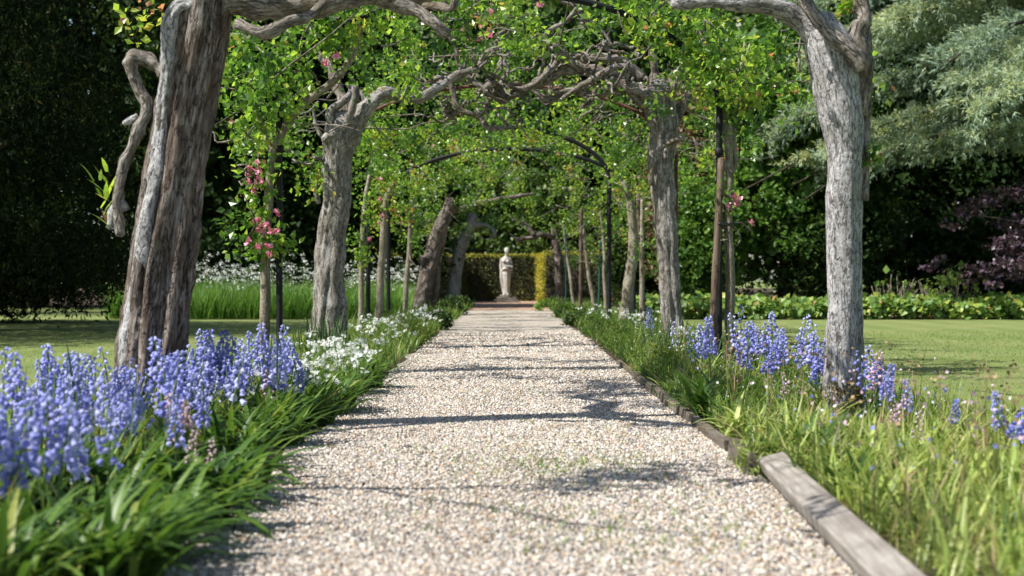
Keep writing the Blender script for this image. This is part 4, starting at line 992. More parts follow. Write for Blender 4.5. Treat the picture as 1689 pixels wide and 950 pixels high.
# blue-green cedar with layered drooping boughs
def cedar():
    rg = np.random.default_rng(620)
    x, y = 15.8, 32.5
    t = empty('cedar_tree', (x, y, 0)); tag(t, 'blue-green cedar sweeping its layered boughs in from the right', 'tree', RB)
    mb = MB(); tube(mb, [(x, y, -.1), (x, y, 4), (x, y, 9), (x, y, 16)], [.55, .48, .35, .1], 16, .3, .06, 3, .06); mb.build('trunk', M['bark_dark'], t, smooth=True)
    mb = MB(); wood = MB(); T = []; Dr = []; rn = []
    for i in range(26):
        z = (3.9 + (i // 2) * 0.48) + rg.normal(0, .06)
        a = np.pi + rg.uniform(-0.3, 0.75)
        L = rg.uniform(8.6, 11.0) * (1 - 0.03 * max(0, z - 4))
        n = 8; u = np.linspace(0, 1, n)
        dirv = np.array([np.cos(a), np.sin(a)])
        zz = z + L * (0.22 * u - 0.36 * u ** 2.2) + rg.normal(0, .05, n)
        bend = rg.normal(0, 0.5) * u ** 2
        P = np.stack([x + dirv[0] * L * u - dirv[1] * bend, y + dirv[1] * L * u + dirv[0] * bend, zz], -1)
        if i < 26:
            ml = MB(); tube(ml, P, np.linspace(.10, .015, n), 7, .25, .1, 4, seed=i); ml.build('limb', M['bark_dark'], t, smooth=True)
        bl = rg.normal(0.55, 0.12)
        C = catmull(P, 200)
        nb = 100
        for b in range(nb):
            f = rg.uniform(0.25, 1.0); p = C[int(f * 199)]
            sgn = rg.choice((-1, 1)); ba = a + sgn * rg.uniform(0.5, 1.25)
            bL = rg.uniform(0.5, 1.7) * (1.15 - f * 0.6)
            m = int(10 + bL * 17)
            uu = rg.uniform(0.05, 1, m)
            dr = rg.uniform(0.03, 0.22)
            q = np.stack([p[0] + np.cos(ba) * bL * uu, p[1] + np.sin(ba) * bL * uu, p[2] - dr * bL * uu ** 1.8], -1) + rg.normal(0, 0.035, (m, 3))
            hang = rg.random(m) < 0.35
            q[hang, 2] -= rg.uniform(0.03, 0.55, hang.sum()) ** 1.2
            T.append(q); rn.append(np.clip(bl + rg.normal(0, .16, m) + 0.15 * ~hang, 0, 1))
            Dr.append(np.stack([np.cos(ba) + 0 * uu, np.sin(ba) + 0 * uu, -dr * 2 * uu - hang * 1.2], -1))
    T = np.concatenate(T); rn = np.concatenate(rn); Dr = np.concatenate(Dr)
    ok = (T[:, 0] < T[:, 1] * 0.40) & (T[:, 2] < 9.5) & (T[:, 0] > 5.9) & ((T[:, 0] > 7.3) | (T[:, 2] > 3.5))     # what lies far outside every view is not built
    T, rn, Dr = T[ok], rn[ok], Dr[ok]
    if len(T) > 42000:
        k = rg.permutation(len(T))[:42000]; T, rn, Dr = T[k], rn[k], Dr[k]
    for k in range(4):
        d = Dr + rg.normal(0, 0.75, Dr.shape); d[:, 2] += 0.25
        nrm = rg.normal(0, 1, T.shape) + [-.4, -.4, .4]
        Mx = frames(d, nrm) * (0.15 * rg.uniform(.6, 1.3, len(T)))[:, None, None]
        inst(mb, LEAF_V * [0.30, 1, 1], LEAF_F, Mx, T, rn)
    mb.build('crown', M['cedar'], t)
cedar()

# ------------------------------------------------------------------ left meadow with cow parsley
def meadow():
    rg = np.random.default_rng(700); n = 17000
    B = np.stack([rg.uniform(-8.6, -2.4, n), 30.3 + 9 * rg.random(n) ** 1.6, np.zeros(n)], -1)
    mb = MB()
    blades(mb, B, rg.uniform(0, 6.28, n), rg.uniform(0.35, 0.85, n) * (1 + .35 * noise3(B * [1.3, 1.3, 0])), rg.uniform(0.02, 0.35, n), rg.uniform(0.1, 0.8, n), rg.uniform(0.012, 0.024, n), 3, np.clip(rg.normal(0.5, .22, n), 0, 1))
    o = mb.build('long_grass', M['meadow']); o['kind'] = 'stuff'
    mb = MB(); m = 950
    P = np.stack([rg.uniform(-8.6, -2.4, m), 30.9 + 8.5 * rg.random(m), rg.normal(0.93, 0.22, m)], -1)
    P = P[(noise3(P * [1.1, 1.1, .1]) > -.25) | (rg.random(m) < .25)]; m = len(P)
    st = MB()
    blades(mb, np.c_[P[:, :2], np.zeros(m)], rg.uniform(0, 6.28, m), P[:, 2] * 0.99, np.zeros(m) + .01, np.zeros(m), np.full(m, .012), 2, rg.random(m), mi=1)
    k = 8
    U = np.repeat(P, k, 0) + ball(rg, m * k) * [0.08, 0.08, 0.03] 
    leaves(mb, U, 0.034, rg, 1.5, 1.0, rg.random(len(U)))
    o = mb.build('cow_parsley', [M['white'], M['meadow']]); o['kind'] = 'stuff'
meadow()
def meadow_ground():
    ragged('meadow_ground', -60, -2.3, 30.2, 42, -0.016, M['lawn'], 0.1)
meadow_ground()

# ------------------------------------------------------------------ right border
def border():
    rg = np.random.default_rng(710); n = 4200
    mb = MB()
    x = rg.uniform(2.6, 15.5, n); dep = rg.random(n)
    y = 30.3 + 1.3 * dep
    top = 0.33 + 0.08 * noise3(np.stack([x * 1.3, y, 0 * x], -1))
    z = np.where(dep < 0.3, rg.uniform(0.04, 1, n) * top, top * rg.uniform(0.75, 1.05, n))
    T = np.stack([x, y, z], -1)
    for k in range(4):
        leaves(mb, T + rg.normal(0, 0.05, T.shape), 0.125, rg, 1.9, 1.1, np.clip(rg.normal(0.5, .2, n) + .3 * (rg.random(n) < .05), 0, 1), 0.2, np.array([[-.2, -.6, 0]]))
    o = mb.build('ground_cover', M['ground_leaf']); o['kind'] = 'stuff'
    labels = ['bare spiky shrub stump with a lime shoot, nearest the pale grey trunk', 'cut-back shrub with a tuft of dry pinkish twigs', 'low shrub of tangled bare twigs in the middle of the border',
              'leafy yellow-green shrub rising above the border leaves', 'cut-back shrub with broad lime leaves under the purple maple', 'half bare shrub farthest right in the border']
    for i, (px, h) in enumerate(((1455, .62), (1487, .75), (1530, .65), (1548, .6), (1572, .85), (1595, .65))):
        d = 31.2 + 0.15 * (i % 3); b = at(px, 0, d); 
        t = empty('border_shrub', (b[0], d, 0)); tag(t, labels[i], 'shrub', 'cut-back shrubs in the right border')
        mb = MB()
        for k in range(16):
            q = np.array([b[0] + rg.normal(0, .16), d + rg.normal(0, .12), rg.uniform(.55, 1.25) * h])
            tube(mb, wiggle((b[0] + rg.normal(0, .05), d, 0), q, 4, .04, rg), np.linspace(.02, .008, 4), 5, .1, .1, seed=k)
        mb.build('stems', M['bark_young'], t, smooth=True)
        mb = MB(); m = [10, 6, 10, 60, 36, 16][i]
        T = np.stack([b[0] + rg.normal(0, .17, m), d - .08 + rg.normal(0, .12, m), rg.uniform(.35 if i == 3 else .75, 1.3, m) * h], -1)
        leaves(mb, T, 0.14, rg, 1.4, .8, np.clip(rg.normal(.62, .15, m), 0, .9)); mb.build('leaves', M['ground_leaf'], t)
border()

# ------------------------------------------------------------------ timber edging
def plank(name, label, P0, P1, wdt, thk, roll, cat, group=None, seed=0, mat='timber'):
    """a sawn board from P0 to P1 with worn edges"""
    P0 = np.array(P0, float); P1 = np.array(P1, float); L = np.linalg.norm(P1 - P0)
    rg = np.random.default_rng(800 + seed)
    n = max(4, int(L / 0.08)); 
    prof = np.array([(-.5, -.5), (-.44, -.5), (.44, -.5), (.5, -.5 + .1), (.5, .4), (.46, .5), (-.46, .5), (-.5, .4)])
    V = []
    for i in range(n + 1):
        u = i / n
        p = prof * np.array([wdt, thk]) * (1 + rg.normal(0, 0.010, prof.shape))
        V.append(np.c_[p[:, 0] + .004 * math.sin(u * 5 + seed), np.full(8, (u - .5) * L), p[:, 1]])
    V = np.concatenate(V); m = 8
    i = np.arange(n)[:, None] * m; j = np.arange(m)[None]; j2 = (j + 1) % m
    F = np.stack([i + j, i + j2, i + m + j2, i + m + j], -1).reshape(-1, 4)
    cap = [np.array([list(range(m))]), np.array([list(range(n * m, n * m + m))[::-1]])]
    o = MB().add(V, [F[:, ::-1]] + cap).build(name, M[mat])
    dv = Vector(P1 - P0)
    o.rotation_mode = 'QUATERNION'
    from mathutils import Quaternion
    o.rotation_quaternion = dv.to_track_quat('Y', 'Z') @ Quaternion((0, 1, 0), roll)
    o.location = tuple((P0 + P1) / 2)
    return tag(o, label, cat, group)
EG = 'old timber edging along the right of the path'
plank('timber_board', 'thick weathered grey board at bottom right, lying tilted beside the gravel', (1.02, 3.2, 0.07), (1.15, 6.2, 0.095), 0.115, 0.055, R(-16), 'board', EG, 1)
plank('timber_board', 'short dark upright board end beyond the big tilted board', (1.095, 6.38, 0.035), (1.10, 7.0, 0.03), 0.05, 0.15, R(6), 'board', EG, 2, 'timber_dark')
plank('timber_board', 'edging board past the drooping leaf clump, sunk in gravel', (1.13, 7.3, 0.0), (1.12, 8.6, 0.0), 0.045, 0.12, R(-8), 'board', EG, 3, 'timber_dark')
plank('timber_board', 'long edging board in the middle of the right bed edge', (1.12, 8.7, 0.0), (1.10, 11.4, 0.008), 0.045, 0.12, R(5), 'board', EG, 4, 'timber_dark')
plank('timber_board', 'farthest edging board, nearly buried in bed plants', (1.11, 11.5, 0.0), (1.13, 14.6, -0.01), 0.045, 0.11, R(-3), 'board', EG, 5, 'timber_dark')

# ------------------------------------------------------------------ flower beds
def bed_grass():
    rg = np.random.default_rng(900)
    def zone(name, x0, x1, y0, y1, n, L, W, mat, mu, sd=.2, lean=(0.05, .6), az=None, p=1.0, k=4):
        fresh = lambda B: np.where((np.abs(B[:, 0] - 2.02) < .32) & (B[:, 1] > 7.3) & (B[:, 1] < 9.1), .5, 1.0)
        y = y0 + (y1 - y0) * rg.random(n) ** p
        B = np.stack([rg.uniform(x0, x1, n), y, np.full(n, -.01)], -1)
        a = rg.uniform(0, 6.28, n) if az is None else rg.normal(az, 1.0, n)
        mb = MB()
        # blades keep their real size; only far ones are a little wider tufts
        blades(mb, B, a, rg.uniform(L[0], L[1], n) * fresh(B), rg.uniform(*lean, n), rg.uniform(.2, 1.5, n), rg.uniform(W[0], W[1], n) * (1 + np.maximum(0, y - 9) * .05), k, np.clip(rg.normal(mu, sd, n), 0, 1))
        o = mb.build(name, M[mat]); o['kind'] = 'stuff'
    zone('bed_grass', -2.7, -1.5, 3.4, 10.5, 1500, (.28, .50), (.006, .013), 'grass', .68)
    zone('bed_grass', -2.7, -1.15, 10.5, 24, 5200, (.15, .38), (.006, .011), 'grass', .55, p=1.3)
    zone('bed_grass', -2.7, -1.1, 24, 45, 3000, (.15, .36), (.007, .012), 'grass', .45)
    zone('bed_grass', 1.25, 2.9, 3.4, 8.0, 5600, (.14, .38), (.005, .015), 'grass_pale', .62, .27, (0.0, .8))
    zone('bed_grass', 1.25, 2.7, 3.4, 8.5, 1400, (.12, .34), (.006, .014), 'grass', .6, .2, (0.0, .8))
    zone('bed_grass', 1.2, 2.8, 8.0, 13, 4600, (.14, .34), (.005, .010), 'grass', .55, .22, (0.0, .6))
    zone('bed_grass', 1.2, 2.7, 13, 26, 5200, (.15, .38), (.006, .010), 'grass', .5, p=1.3)
    zone('bed_grass', 1.1, 2.6, 26, 45, 3000, (.15, .34), (.007, .012), 'grass', .42)
    zone('bed_grass', -2.9, -2.55, 4, 30, 2600, (.05, .16), (.004, .008), 'grass', .55, p=1.3, k=3)
    zone('bed_grass', 2.55, 3.0, 4, 30, 2600, (.05, .22), (.004, .008), 'grass_pale', .4, p=1.3, k=3)
    # dry flower stalks standing in the right bed
    n = 150
    y = 4 + 9 * rg.random(n); mb = MB()
    B = np.stack([rg.uniform(1.35, 2.7, n), y, np.zeros(n)], -1)
    blades(mb, B, rg.uniform(0, 6.28, n), rg.uniform(.2, .5, n), rg.uniform(0, .2, n), rg.uniform(0, .25, n), rg.uniform(.003, .006, n), 3, rg.random(n), prof=np.array([1, .9, .8, .6]))
    tips = B + np.c_[rg.normal(0, .03, (n, 2)), rg.uniform(.3, .5, n)]
    leaves(mb, np.repeat(tips, 4, 0) + rg.normal(0, .02, (4 * n, 3)), .018, rg, 1.6, .3, rg.random(4 * n))
    o = mb.build('dry_stalks', M['dry']); o['kind'] = 'stuff'
    # feathery low leaves that fill the beds
    n = 9000; mb = MB()
    sgn = np.where(rg.random(n) < .5, -1, 1)
    y = 9 + 34 * rg.random(n) ** 1.5
    T = np.stack([sgn * (1.15 + 1.4 * rg.random(n) ** 1.2), y, rg.uniform(.02, .26, n) * (1 + .5 * noise3(np.stack([y * .8, sgn * 3, 0 * y], -1)))], -1)
    leaves(mb, T, .05, rg, .45, .4, np.clip(rg.normal(.5, .2, n), 0, .93), -.6)
    o = mb.build('low_foliage', M['grass']); o['kind'] = 'stuff'
bed_grass()

def lawn_blades():
    rg = np.random.default_rng(905)
    for x0, x1, y0, y1, n in ((2.75, 8.5, 7.5, 24, 34000), (-9.0, -2.75, 8, 24, 22000)):
        mb = MB(); y = y0 + (y1 - y0) * rg.random(n) ** 1.4
        B = np.stack([rg.uniform(x0, x1, n), y, np.full(n, -.02)], -1)
        B = B[np.abs(B[:, 0]) < .40 * B[:, 1] + .5]; m = len(B)
        blades(mb, B, rg.uniform(0, 6.28, m), rg.uniform(.014, .03, m), rg.uniform(.1, .9, m), rg.uniform(0, .9, m), rg.uniform(.003, .006, m) * (1 + .03 * B[:, 1]), 2, np.clip(.62 + .2 * noise3(B * .9) + rg.normal(0, .1, m), 0.2, .9))
        o = mb.build('lawn_grass', M['grass']); o['kind'] = 'stuff'
lawn_blades()
def daisies():
    rg = np.random.default_rng(906); n = 150; mb = MB()
    T = np.stack([np.where(rg.random(n) < .65, rg.uniform(3, 9, n), rg.uniform(-8, -3, n)), rg.uniform(9, 28, n), np.full(n, .012)], -1)
    inst(mb, STAR_V, STAR_F, frames(rg.normal(0, 1, (n, 3)) * [1, 1, .2], rg.normal(0, .2, (n, 3)) + [0, 0, 1]) * .011, T, rg.random(n))
    o = mb.build('daisies', M['white']); o['kind'] = 'stuff'

def bed_specks():
    rg = np.random.default_rng(907)
    n = 260; mb = MB()
    T = np.stack([1.35 + 1.35 * rg.random(n), 4.2 + 7 * rg.random(n), rg.uniform(.16, .42, n)], -1)
    leaves(mb, T, .017, rg, 1.8, .3, rg.random(n), mi=0)
    m = 160
    T = np.stack([1.35 + 1.3 * rg.random(m), 4.2 + 6.5 * rg.random(m), rg.uniform(.16, .42, m)], -1)
    leaves(mb, T, .018, rg, 1.8, .3, rg.random(m) * .5, mi=1)
    m = 260
    T = np.stack([1.3 + 1.2 * rg.random(m), 6 + 12 * rg.random(m), rg.uniform(.14, .36, m)], -1)
    leaves(mb, T, .016, rg, 1.8, .3, rg.random(m), mi=2)
    o = mb.build('faded_petals', [M['pink'], M['blue'], M['white']]); o['kind'] = 'stuff'
bed_specks()

# strap-leaved clumps: every leaf of the near ones is a part
def one_blade(L, lean, curv, wid, k=7, fold=.25, mat='strap', rnd=.5):
    mb = MB()
    blades(mb, np.zeros((1, 3)), np.zeros(1), np.array([L]), np.array([lean]), np.array([curv]), np.array([wid]), k, np.array([rnd]), fold)
    return mb.data('leaf', M[mat], True)
rgs = np.random.default_rng(950)
STRAP = [one_blade(rgs.uniform(.28, .44), rgs.uniform(.25, .8), rgs.uniform(.8, 2.0), rgs.uniform(.034, .052), rnd=float(np.clip(rgs.normal(.45, .25), 0, 1))) for _ in range(14)]
def strap_clump(x, y, label, n, sc=1.0, az=None, spread=1.6, group=None):
    t = empty('leaf_clump', (x, y, 0)); tag(t, label, 'plant', group)
    for i in range(n):
        a = rgs.uniform(0, 6.28) if az is None else rgs.normal(az, spread)
        put('leaf', STRAP[rgs.integers(14)], t, (rgs.normal(0, .05), rgs.normal(0, .05), 0), (0, rgs.normal(0, .12), a), sc * rgs.uniform(.75, 1.15))
    return t
def strap_mesh(x, y, label, n, sc, rg, az=None, group=None, mat='strap'):
    br = .7 if mat == 'grass_pale' else .42
    mb = MB()
    B = np.array([x, y, 0]) + rg.normal(0, .05, (n, 3)) * [1, 1, 0]
    a = rg.uniform(0, 6.28, n) if az is None else rg.normal(az, 1.4, n)
    blades(mb, B, a, rg.uniform(.24, .42, n) * sc, rg.uniform(.12, .7, n), rg.uniform(.6, 1.7, n), rg.uniform(.024, .042, n) * sc, 6, np.clip(rg.normal(br, .26, n) + rg.normal(0, .12), 0, 1), .25)
    o = mb.build('leaf_clump', M[mat], None, True, origin=(x, y, 0)); tag(o, label, 'plant', group)
SG = 'strap-leaved clumps spilling onto the left of the path'
near = [(-1.30, 4.15), (-1.12, 4.45), (-1.48, 4.5), (-1.27, 4.8), (-1.08, 5.05), (-1.5, 5.0), (-1.22, 5.35), (-1.1, 5.75), (-1.38, 5.6), (-1.18, 6.15)]
for i, (x, y) in enumerate(near):
    strap_clump(x, y, 'glossy strap-leaved clump drooping onto the gravel at bottom left', 26, 1.0, -.15, 1.3, SG)
rgm = np.random.default_rng(951)
for i in range(70):
    y = rgm.uniform(3.9, 11.5); x = -1.13 - rgm.random() ** 1.5 * .9
    strap_mesh(x, y, ['strap-leaved clump at the path edge before the thick leaning trunk', 'strap-leaved clump at the path edge beside the thick leaning trunk', 'strap-leaved clump at the path edge before the white flowers'][0 if y < 6.5 else 1 if y < 9 else 2], 24, 1.0, rgm, -.1 if x > -1.4 else None, 'strap-leaved clumps among the left bluebells')
strap_mesh(1.24, 8.9, 'clump of long arching leaves drooping over the right path edge', 46, 1.1, rgm, math.pi)
for i in range(52):
    y = rgm.uniform(4.0, 12); x = 1.30 + rgm.random() * 1.1
    if abs(x - 2.05) < .35 and 7.3 < y < 9.2: continue
    strap_mesh(x, y, 'strap-leaved clump among the pale grass of the right bed', 20, .9, rgm, None, 'strap-leaved clumps in the right bed', 'grass_pale' if i % 3 else 'strap')
for i in range(26):
    y = rgm.uniform(6.5, 14)
    strap_mesh(1.22 + rgm.random() * .12, y, 'small arching tuft leaning over the sunken edging of the right bed', 16, .6, rgm, math.pi, 'tufts leaning over the right edging', 'grass_pale' if i % 2 else 'strap')
# sword leaves
def iris(px, d, n, h, label, rg, group='sword-leaved iris clumps'):
    x = (px - 840) / FPX * d; mb = MB()
    B = np.array([x, d, 0]) + rg.normal(0, .07, (n, 3)) * [1.6, 1, 0]
    blades(mb, B, rg.uniform(0, 6.28, n), rg.uniform(.6, 1.0, n) * h, rg.uniform(.0, .3, n), rg.uniform(0, .35, n), rg.uniform(.018, .028, n), 5, rg.random(n), .2)
    o = mb.build('iris_clump', M['iris'], None, True, origin=(x, d, 0)); tag(o, label, 'plant', group)
rgi = np.random.default_rng(960)
iris(545, 15.5, 40, .62, 'tall sword-leaved clump at the foot of the broad grey trunk on the left', rgi)
iris(525, 14.8, 34, .55, 'sword-leaved clump just in front of the broad grey trunk on the left', rgi)
iris(30, 6.2, 14, .62, 'sparse sword leaves standing at the far left behind the bluebells', rgi)
iris(80, 6.5, 5, .72, 'single tall sword leaves with brown tips left of the thick leaning trunk', rgi)
iris(1090, 14.6, 22, .62, 'dark sword-leaved clump before the dark-headed tree on the right', rgi)
iris(1150, 12.6, 20, .60, 'dark sword-leaved clump at the foot of the leaning stake', rgi)
iris(1225, 12.4, 18, .62, 'dark sword-leaved clump right of the smooth young stem', rgi)
iris(700, 26, 24, .6, 'sword-leaved clump before the knobbly leaning tree', rgi)

# bluebells
BELL_V = []; 
for r_, z_ in ((.30, 0.0), (.62, -.35), (.66, -.85), (1.05, -1.2)):
    for k in range(6):
        a = k * math.pi / 3
        BELL_V.append((r_ * math.cos(a), r_ * math.sin(a), z_ + (0.12 if (r_ > 1 and k % 2) else 0)))
BELL_V = np.array(BELL_V)
BELL_F = np.array([[i * 6 + k, (i + 1) * 6 + k, (i + 1) * 6 + (k + 1) % 6, i * 6 + (k + 1) % 6] for i in range(3) for k in range(6)] + [[0, 1, 2, 3], [0, 3, 4, 5]])
BS = np.array([.0138, .0138, .0172])
def bell_data(mat, rnd):
    mb = MB(); mb.add(BELL_V * BS, BELL_F, rnd); return mb.data('bell', mat, True)
def spike_layout(rg, n, h, rl):
    out = []
    for i in range(n):
        u = i / (n - 1); z = h - rl * (1 - u) ; a = i * 2.4 + rg.normal(0, .3)
        rr = .024 * (1.2 - .8 * u)
        tilt = rg.uniform(.5, 1.2) * (1 - .3 * u)
        out.append((rr * math.cos(a), rr * math.sin(a), z, tilt, a, (1.15 - .5 * u) * rg.uniform(.85, 1.15)))
    return out
def rotm(tilt, a):
    ca, sa, ct, st = math.cos(a), math.sin(a), math.cos(tilt), math.sin(tilt)
    Rz = np.array([[ca, -sa, 0], [sa, ca, 0], [0, 0, 1]]); Ry = np.array([[ct, 0, -st], [0, 1, 0], [st, 0, ct]])
    return Rz @ Ry
rgb = np.random.default_rng(970)
def make_spike(mat, n=18, seed=0):
    rg = np.random.default_rng(980 + seed)
    h = rg.uniform(.40, .52); rl = rg.uniform(.16, .25)
    lx, ly = rg.normal(0, .03, 2)
    st = MB(); tube(st, [(0, 0, -.01), (lx * .3, ly * .3, h * .5), (lx * .7, ly * .7, h * .8), (lx, ly, h)], [.0042, .0038, .003, .002], 5, .08, 0, rnd=.5)
    lay = [(x + lx * (z / h) ** 1.5, y + ly * (z / h) ** 1.5, z, t_, a, s_) for x, y, z, t_, a, s_ in spike_layout(rg, n, h, rl)]
    hd = MB(); b = rg.uniform(.25, .85)
    for x, y, z, t_, a, s_ in lay:
        hd.add((BELL_V * BS * s_) @ rotm(t_, a).T + [x, y, z], BELL_F, float(np.clip(b + rg.normal(0, .2), 0, 1)))
    return st.data('stem', M['stem'], True), hd.data('flower_head', M[mat], True), lay, n
SPK = [make_spike('blue', (28, 26, 34, 18, 30, 24, 30, 14, 34, 20)[i], i) for i in range(10)]
SPP = [make_spike('pink', 16, 20 + i) for i in range(2)]
BELLS = [bell_data(M['blue'], r_) for r_ in (.2, .4, .55, .7, .9)]
def plant_spike(x, y, sc, label, group, detail=False, src=None, name='bluebell'):
    st, hd, lay, nb = (src or SPK)[rgb.integers(len(src or SPK))]
    if src is None: label = ('tall ' if sc > 1.12 else 'short ' if sc < .88 else 'middling ') + ('crowded ' if nb > 27 else 'sparse ' if nb < 21 else '') + label
    o = put(name, st, None, (x, y, 0), (rgb.normal(0, .13), rgb.normal(0, .13), rgb.uniform(0, 6.28)), sc)
    tag(o, label, 'flower', group)
    if detail:
        for x_, y_, z_, t_, a_, s_ in lay:
            put('bell', BELLS[rgb.integers(5)], o, (x_, y_, z_), (0, -t_, 0), s_).rotation_euler = (0, -t_, a_)
    else:
        put('flower_head', hd, o)
spots = []
while len(spots) < 140:
    y = rgb.uniform(4.5, 9.6); x = rgb.uniform(-2.4, -1.25)
    if x > -1.42 + .035 * (y - 5) : continue
    if x < -0.36 * y - 0.15: continue
    if y < 7.6 and noise3(np.array([x * 2.2, y * 1.6, 3.3])) < -0.2: continue
    if y > 7.6 and x < -1.95 and len(spots) % 3: continue
    spots.append((x, y))
spots.sort(key=lambda p: p[1])
for i, (x, y) in enumerate(spots):
    det = i < 36
    if y < 6.6: lab, grp = 'bluebell spike in the blurred drift at lower left', 'bluebells in the near left drift'
    elif x < -1.85: lab, grp = 'bluebell spike at the foot of the thick leaning trunk', 'bluebells at the foot of the thick leaning trunk'
    else: lab, grp = 'bluebell spike in the drift right of the thick leaning trunk', 'bluebells right of the thick leaning trunk'
    plant_spike(x, y, rgb.uniform(.72, 1.3), lab, grp, det)
for i in range(32):
    y = rgb.uniform(9.5, 12.8); x = rgb.uniform(1.5, 2.42)
    if abs(x - 2.12) < .18 and y < 9.4: continue
    plant_spike(x, y, rgb.uniform(.85, 1.35), 'bluebell spike between the staked young tree and the pale grey trunk', 'bluebells in the right bed before the staked young tree')
for px, d, sc in ((1440, 8.3, .95), (1455, 8.2, .9), (1470, 8.4, .8), (1432, 8.5, .9), (1462, 7.9, .8), (1500, 7.9, .8), (1445, 8.8, 1.0), (1480, 8.8, .85), (1645, 6.2, .95), (1668, 6.4, .9), (1682, 6.0, .95), (1655, 6.7, .8), (1570, 7.2, .7), (1340, 9.4, 1.15), (1352, 9.3, 1.1), (1345, 9.6, 1.1), (1335, 9.8, 1.15), (1358, 9.7, 1.1), (1330, 9.3, .8)):
    plant_spike((px - 840) / FPX * d, d, sc, 'bluebell spike standing around the foot of the pale grey trunk', 'bluebells around the pale grey trunk')
plant_spike((1075 - 840) / FPX * 17, 17, 1.2, 'bluebell spike alone beside the dark-headed tree on the right', None)
for px, d, sc in ((300, 6.1, .86), (318, 6.1, .78), (288, 6.2, .8), (440, 8.3, .8), (305, 5.8, .6), (345, 5.9, .55)):
    plant_spike((px - 840) / FPX * d, d, sc, 'pale pink bluebell spike among the green of the left bed', 'pale pink bluebells in the left bed', src=SPP, name='pink_bluebell')
for px, d, sc in ((1430, 8.5, 1.0), (1436, 8.4, .92), (1470, 6.9, .62), (1508, 6.6, .6), (1300, 9.2, .6), (1290, 9.0, .5), (1465, 7.2, .7)):
    plant_spike((px - 840) / FPX * d, d, sc, 'pale pink bluebell spike in the grass near the pale grey trunk', 'pale pink bluebells in the right bed', src=SPP, name='pink_bluebell')

# white starry flowers
STAR_V = np.array([[0, 0, 0]] + [[r_ * math.cos(a), r_ * math.sin(a), z_] for a0 in range(6) for r_, z_, a in ((.55, .05, a0 * math.pi / 3 - .3), (1, .12, a0 * math.pi / 3), (.55, .05, a0 * math.pi / 3 + .3))])
STAR_F = np.array([[0, 1 + 3 * i, 2 + 3 * i, 3 + 3 * i] for i in range(6)])
def white_clump(x, y, h, n, label, group, rg, fs=.014):
    t = empty('white_flower', (x, y, 0)); tag(t, label, 'flower', group)
    B = np.array([x, y, 0]) + rg.normal(0, .05, (n, 3)) * [1, 1, 0]
    tip = B + np.c_[rg.normal(0, .09, (n, 2)), rg.uniform(.7, 1.05, n) * h]
    mb = MB()
    for b, q in zip(B, tip): tube(mb, [b, (b + q) / 2 + [0, 0, .02], q], [.003] * 3, 4, .1, 0)
    m = 20
    blades(mb, np.array([x, y, 0]) + rg.normal(0, .05, (m, 3)) * [1, 1, 0], rg.uniform(0, 6.28, m), rg.uniform(.2, .36, m), rg.uniform(.1, .6, m), rg.uniform(.3, 1.2, m), np.full(m, .010), 4, rg.random(m))
    mb.build('stems', M['strap'], t, True)
    k = 7
    T = np.repeat(tip, k, 0) + ball(rg, n * k) * [.04, .04, .03]
    q = rg.normal(0, .6, (n * k, 3)) + [0, -.3, 1]
    mb = MB(); inst(mb, STAR_V, STAR_F, frames(rg.normal(0, 1, (n * k, 3)), q) * fs * rg.uniform(.8, 1.3, n * k)[:, None, None], T, rg.random(n * k))
    mb.build('blossoms', M['white'], t)
daisies()
rgw = np.random.default_rng(990)
for i in range(28):
    y = 8.7 + 5.5 * rgw.random() ** 1.4; x = -1.18 - .5 * rgw.random() ** 1.3
    white_clump(x, y, rgw.uniform(.24, .42), 6, 'starry white flower clump between the bluebells and the iris at the left path edge', 'white flowers along the left path edge', rgw, .017)
for i in range(18):
    y = 15.5 + 12 * rgw.random(); x = -1.15 - .8 * rgw.random()
    white_clump(x, y, rgw.uniform(.28, .42), 5, 'white flower clump farther along the left bed, before the leaning knobbly tree', 'white flowers far along the left bed', rgw, .02)
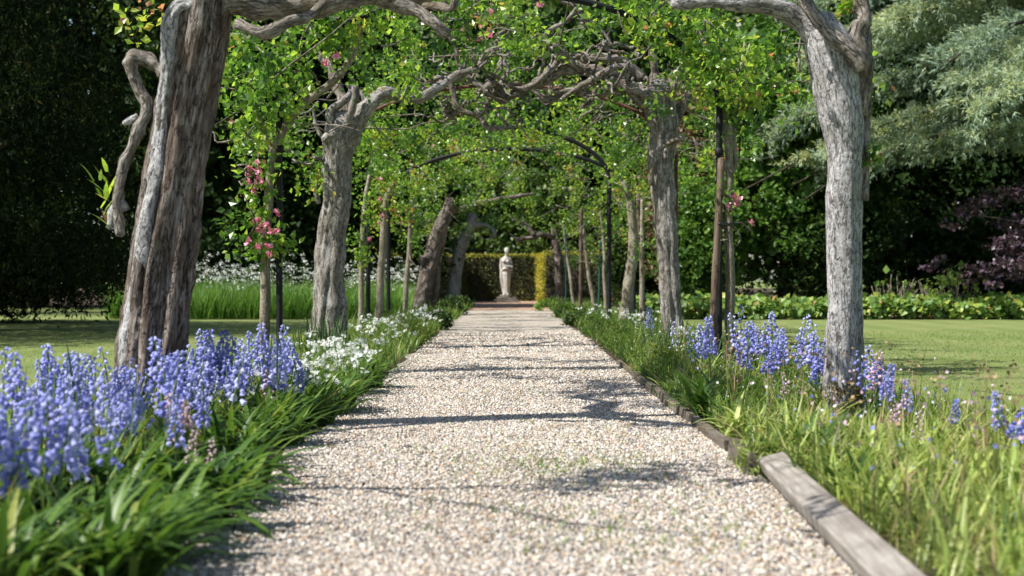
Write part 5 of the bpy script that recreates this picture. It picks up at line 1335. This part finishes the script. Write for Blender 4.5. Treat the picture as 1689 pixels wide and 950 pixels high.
for i in range(14):
    y = 13 + 14 * rgw.random(); x = 1.35 + .9 * rgw.random()
    white_clump(x, y, rgw.uniform(.3, .42), 5, 'white flower clump in the right bed near the black arch post', 'white flowers in the right bed', rgw, .018)

# leafy perennials at the path edge
def perennial(px, d, rx, h, mat, label, seed, base=.4, off=0, nm='leafy_perennial', fine=False):
    rg = np.random.default_rng(1100 + seed); x = (px - 840) / FPX * d
    n = int(26 + 60 * rx); v = ball(rg, n, .3); v[:, 2] = np.abs(v[:, 2])
    C = np.array([x, d, .04]) + v * [rx, rx, h]
    mb = MB()
    if fine: clumps(mb, C, .10, 46, .042, rg, .35, .2, base, droop=-1.0)
    else: clumps(mb, C, .08, 34, .04, rg, 1.3, .8, base)
    o = mb.build(nm, M[mat], None, origin=(x, d, 0)); tag(o, label, 'plant', 'leafy perennials along the path edges')
perennial(745, 33, .36, .42, 'tree_leaf', 'dark leafy mound at the left path edge nearest the statue', 1, .4)
perennial(722, 24, .26, .30, 'tree_leaf', 'small dark leafy mound left of the path before the knobbly tree', 2, .3)
perennial(760, 38, .32, .36, 'tree_leaf', 'last leafy mound at the left where the gravel ends', 3, .5)
perennial(905, 37, .40, .34, 'bright_leaf', 'bright green leafy mound by the golden hedge end on the right', 4, .6)
perennial(950, 26, .2, .24, 'tree_leaf', 'dark leafy mound at the right path edge in the distance', 5, .3)
perennial(935, 31, .26, .26, 'bright_leaf', 'fresh green leafy mound on the right, beyond the dark one', 6, .4)
perennial(985, 21, .26, .28, 'grass', 'grey-green feathery mound on the right path edge', 7, .4, fine=True)
perennial(1030, 16.5, .26, .32, 'grass', 'green feathery mound at the foot of the black arch post', 8, .5, fine=True)
perennial(1095, 12.6, .26, .30, 'grass', 'feathery green mound before the dark-headed tree', 9, .5, fine=True)
perennial(680, 19, .26, .30, 'grass', 'yellow-green mound on the left path edge amid white flowers', 10, .65, fine=True)
perennial(1258, 6.45, .07, .06, 'grass_pale', 'small ferny tuft growing behind the end of the tilted board', 11, .45, fine=True)
for o in scene.objects:
    if '_o' in o.keys(): del o['_o']
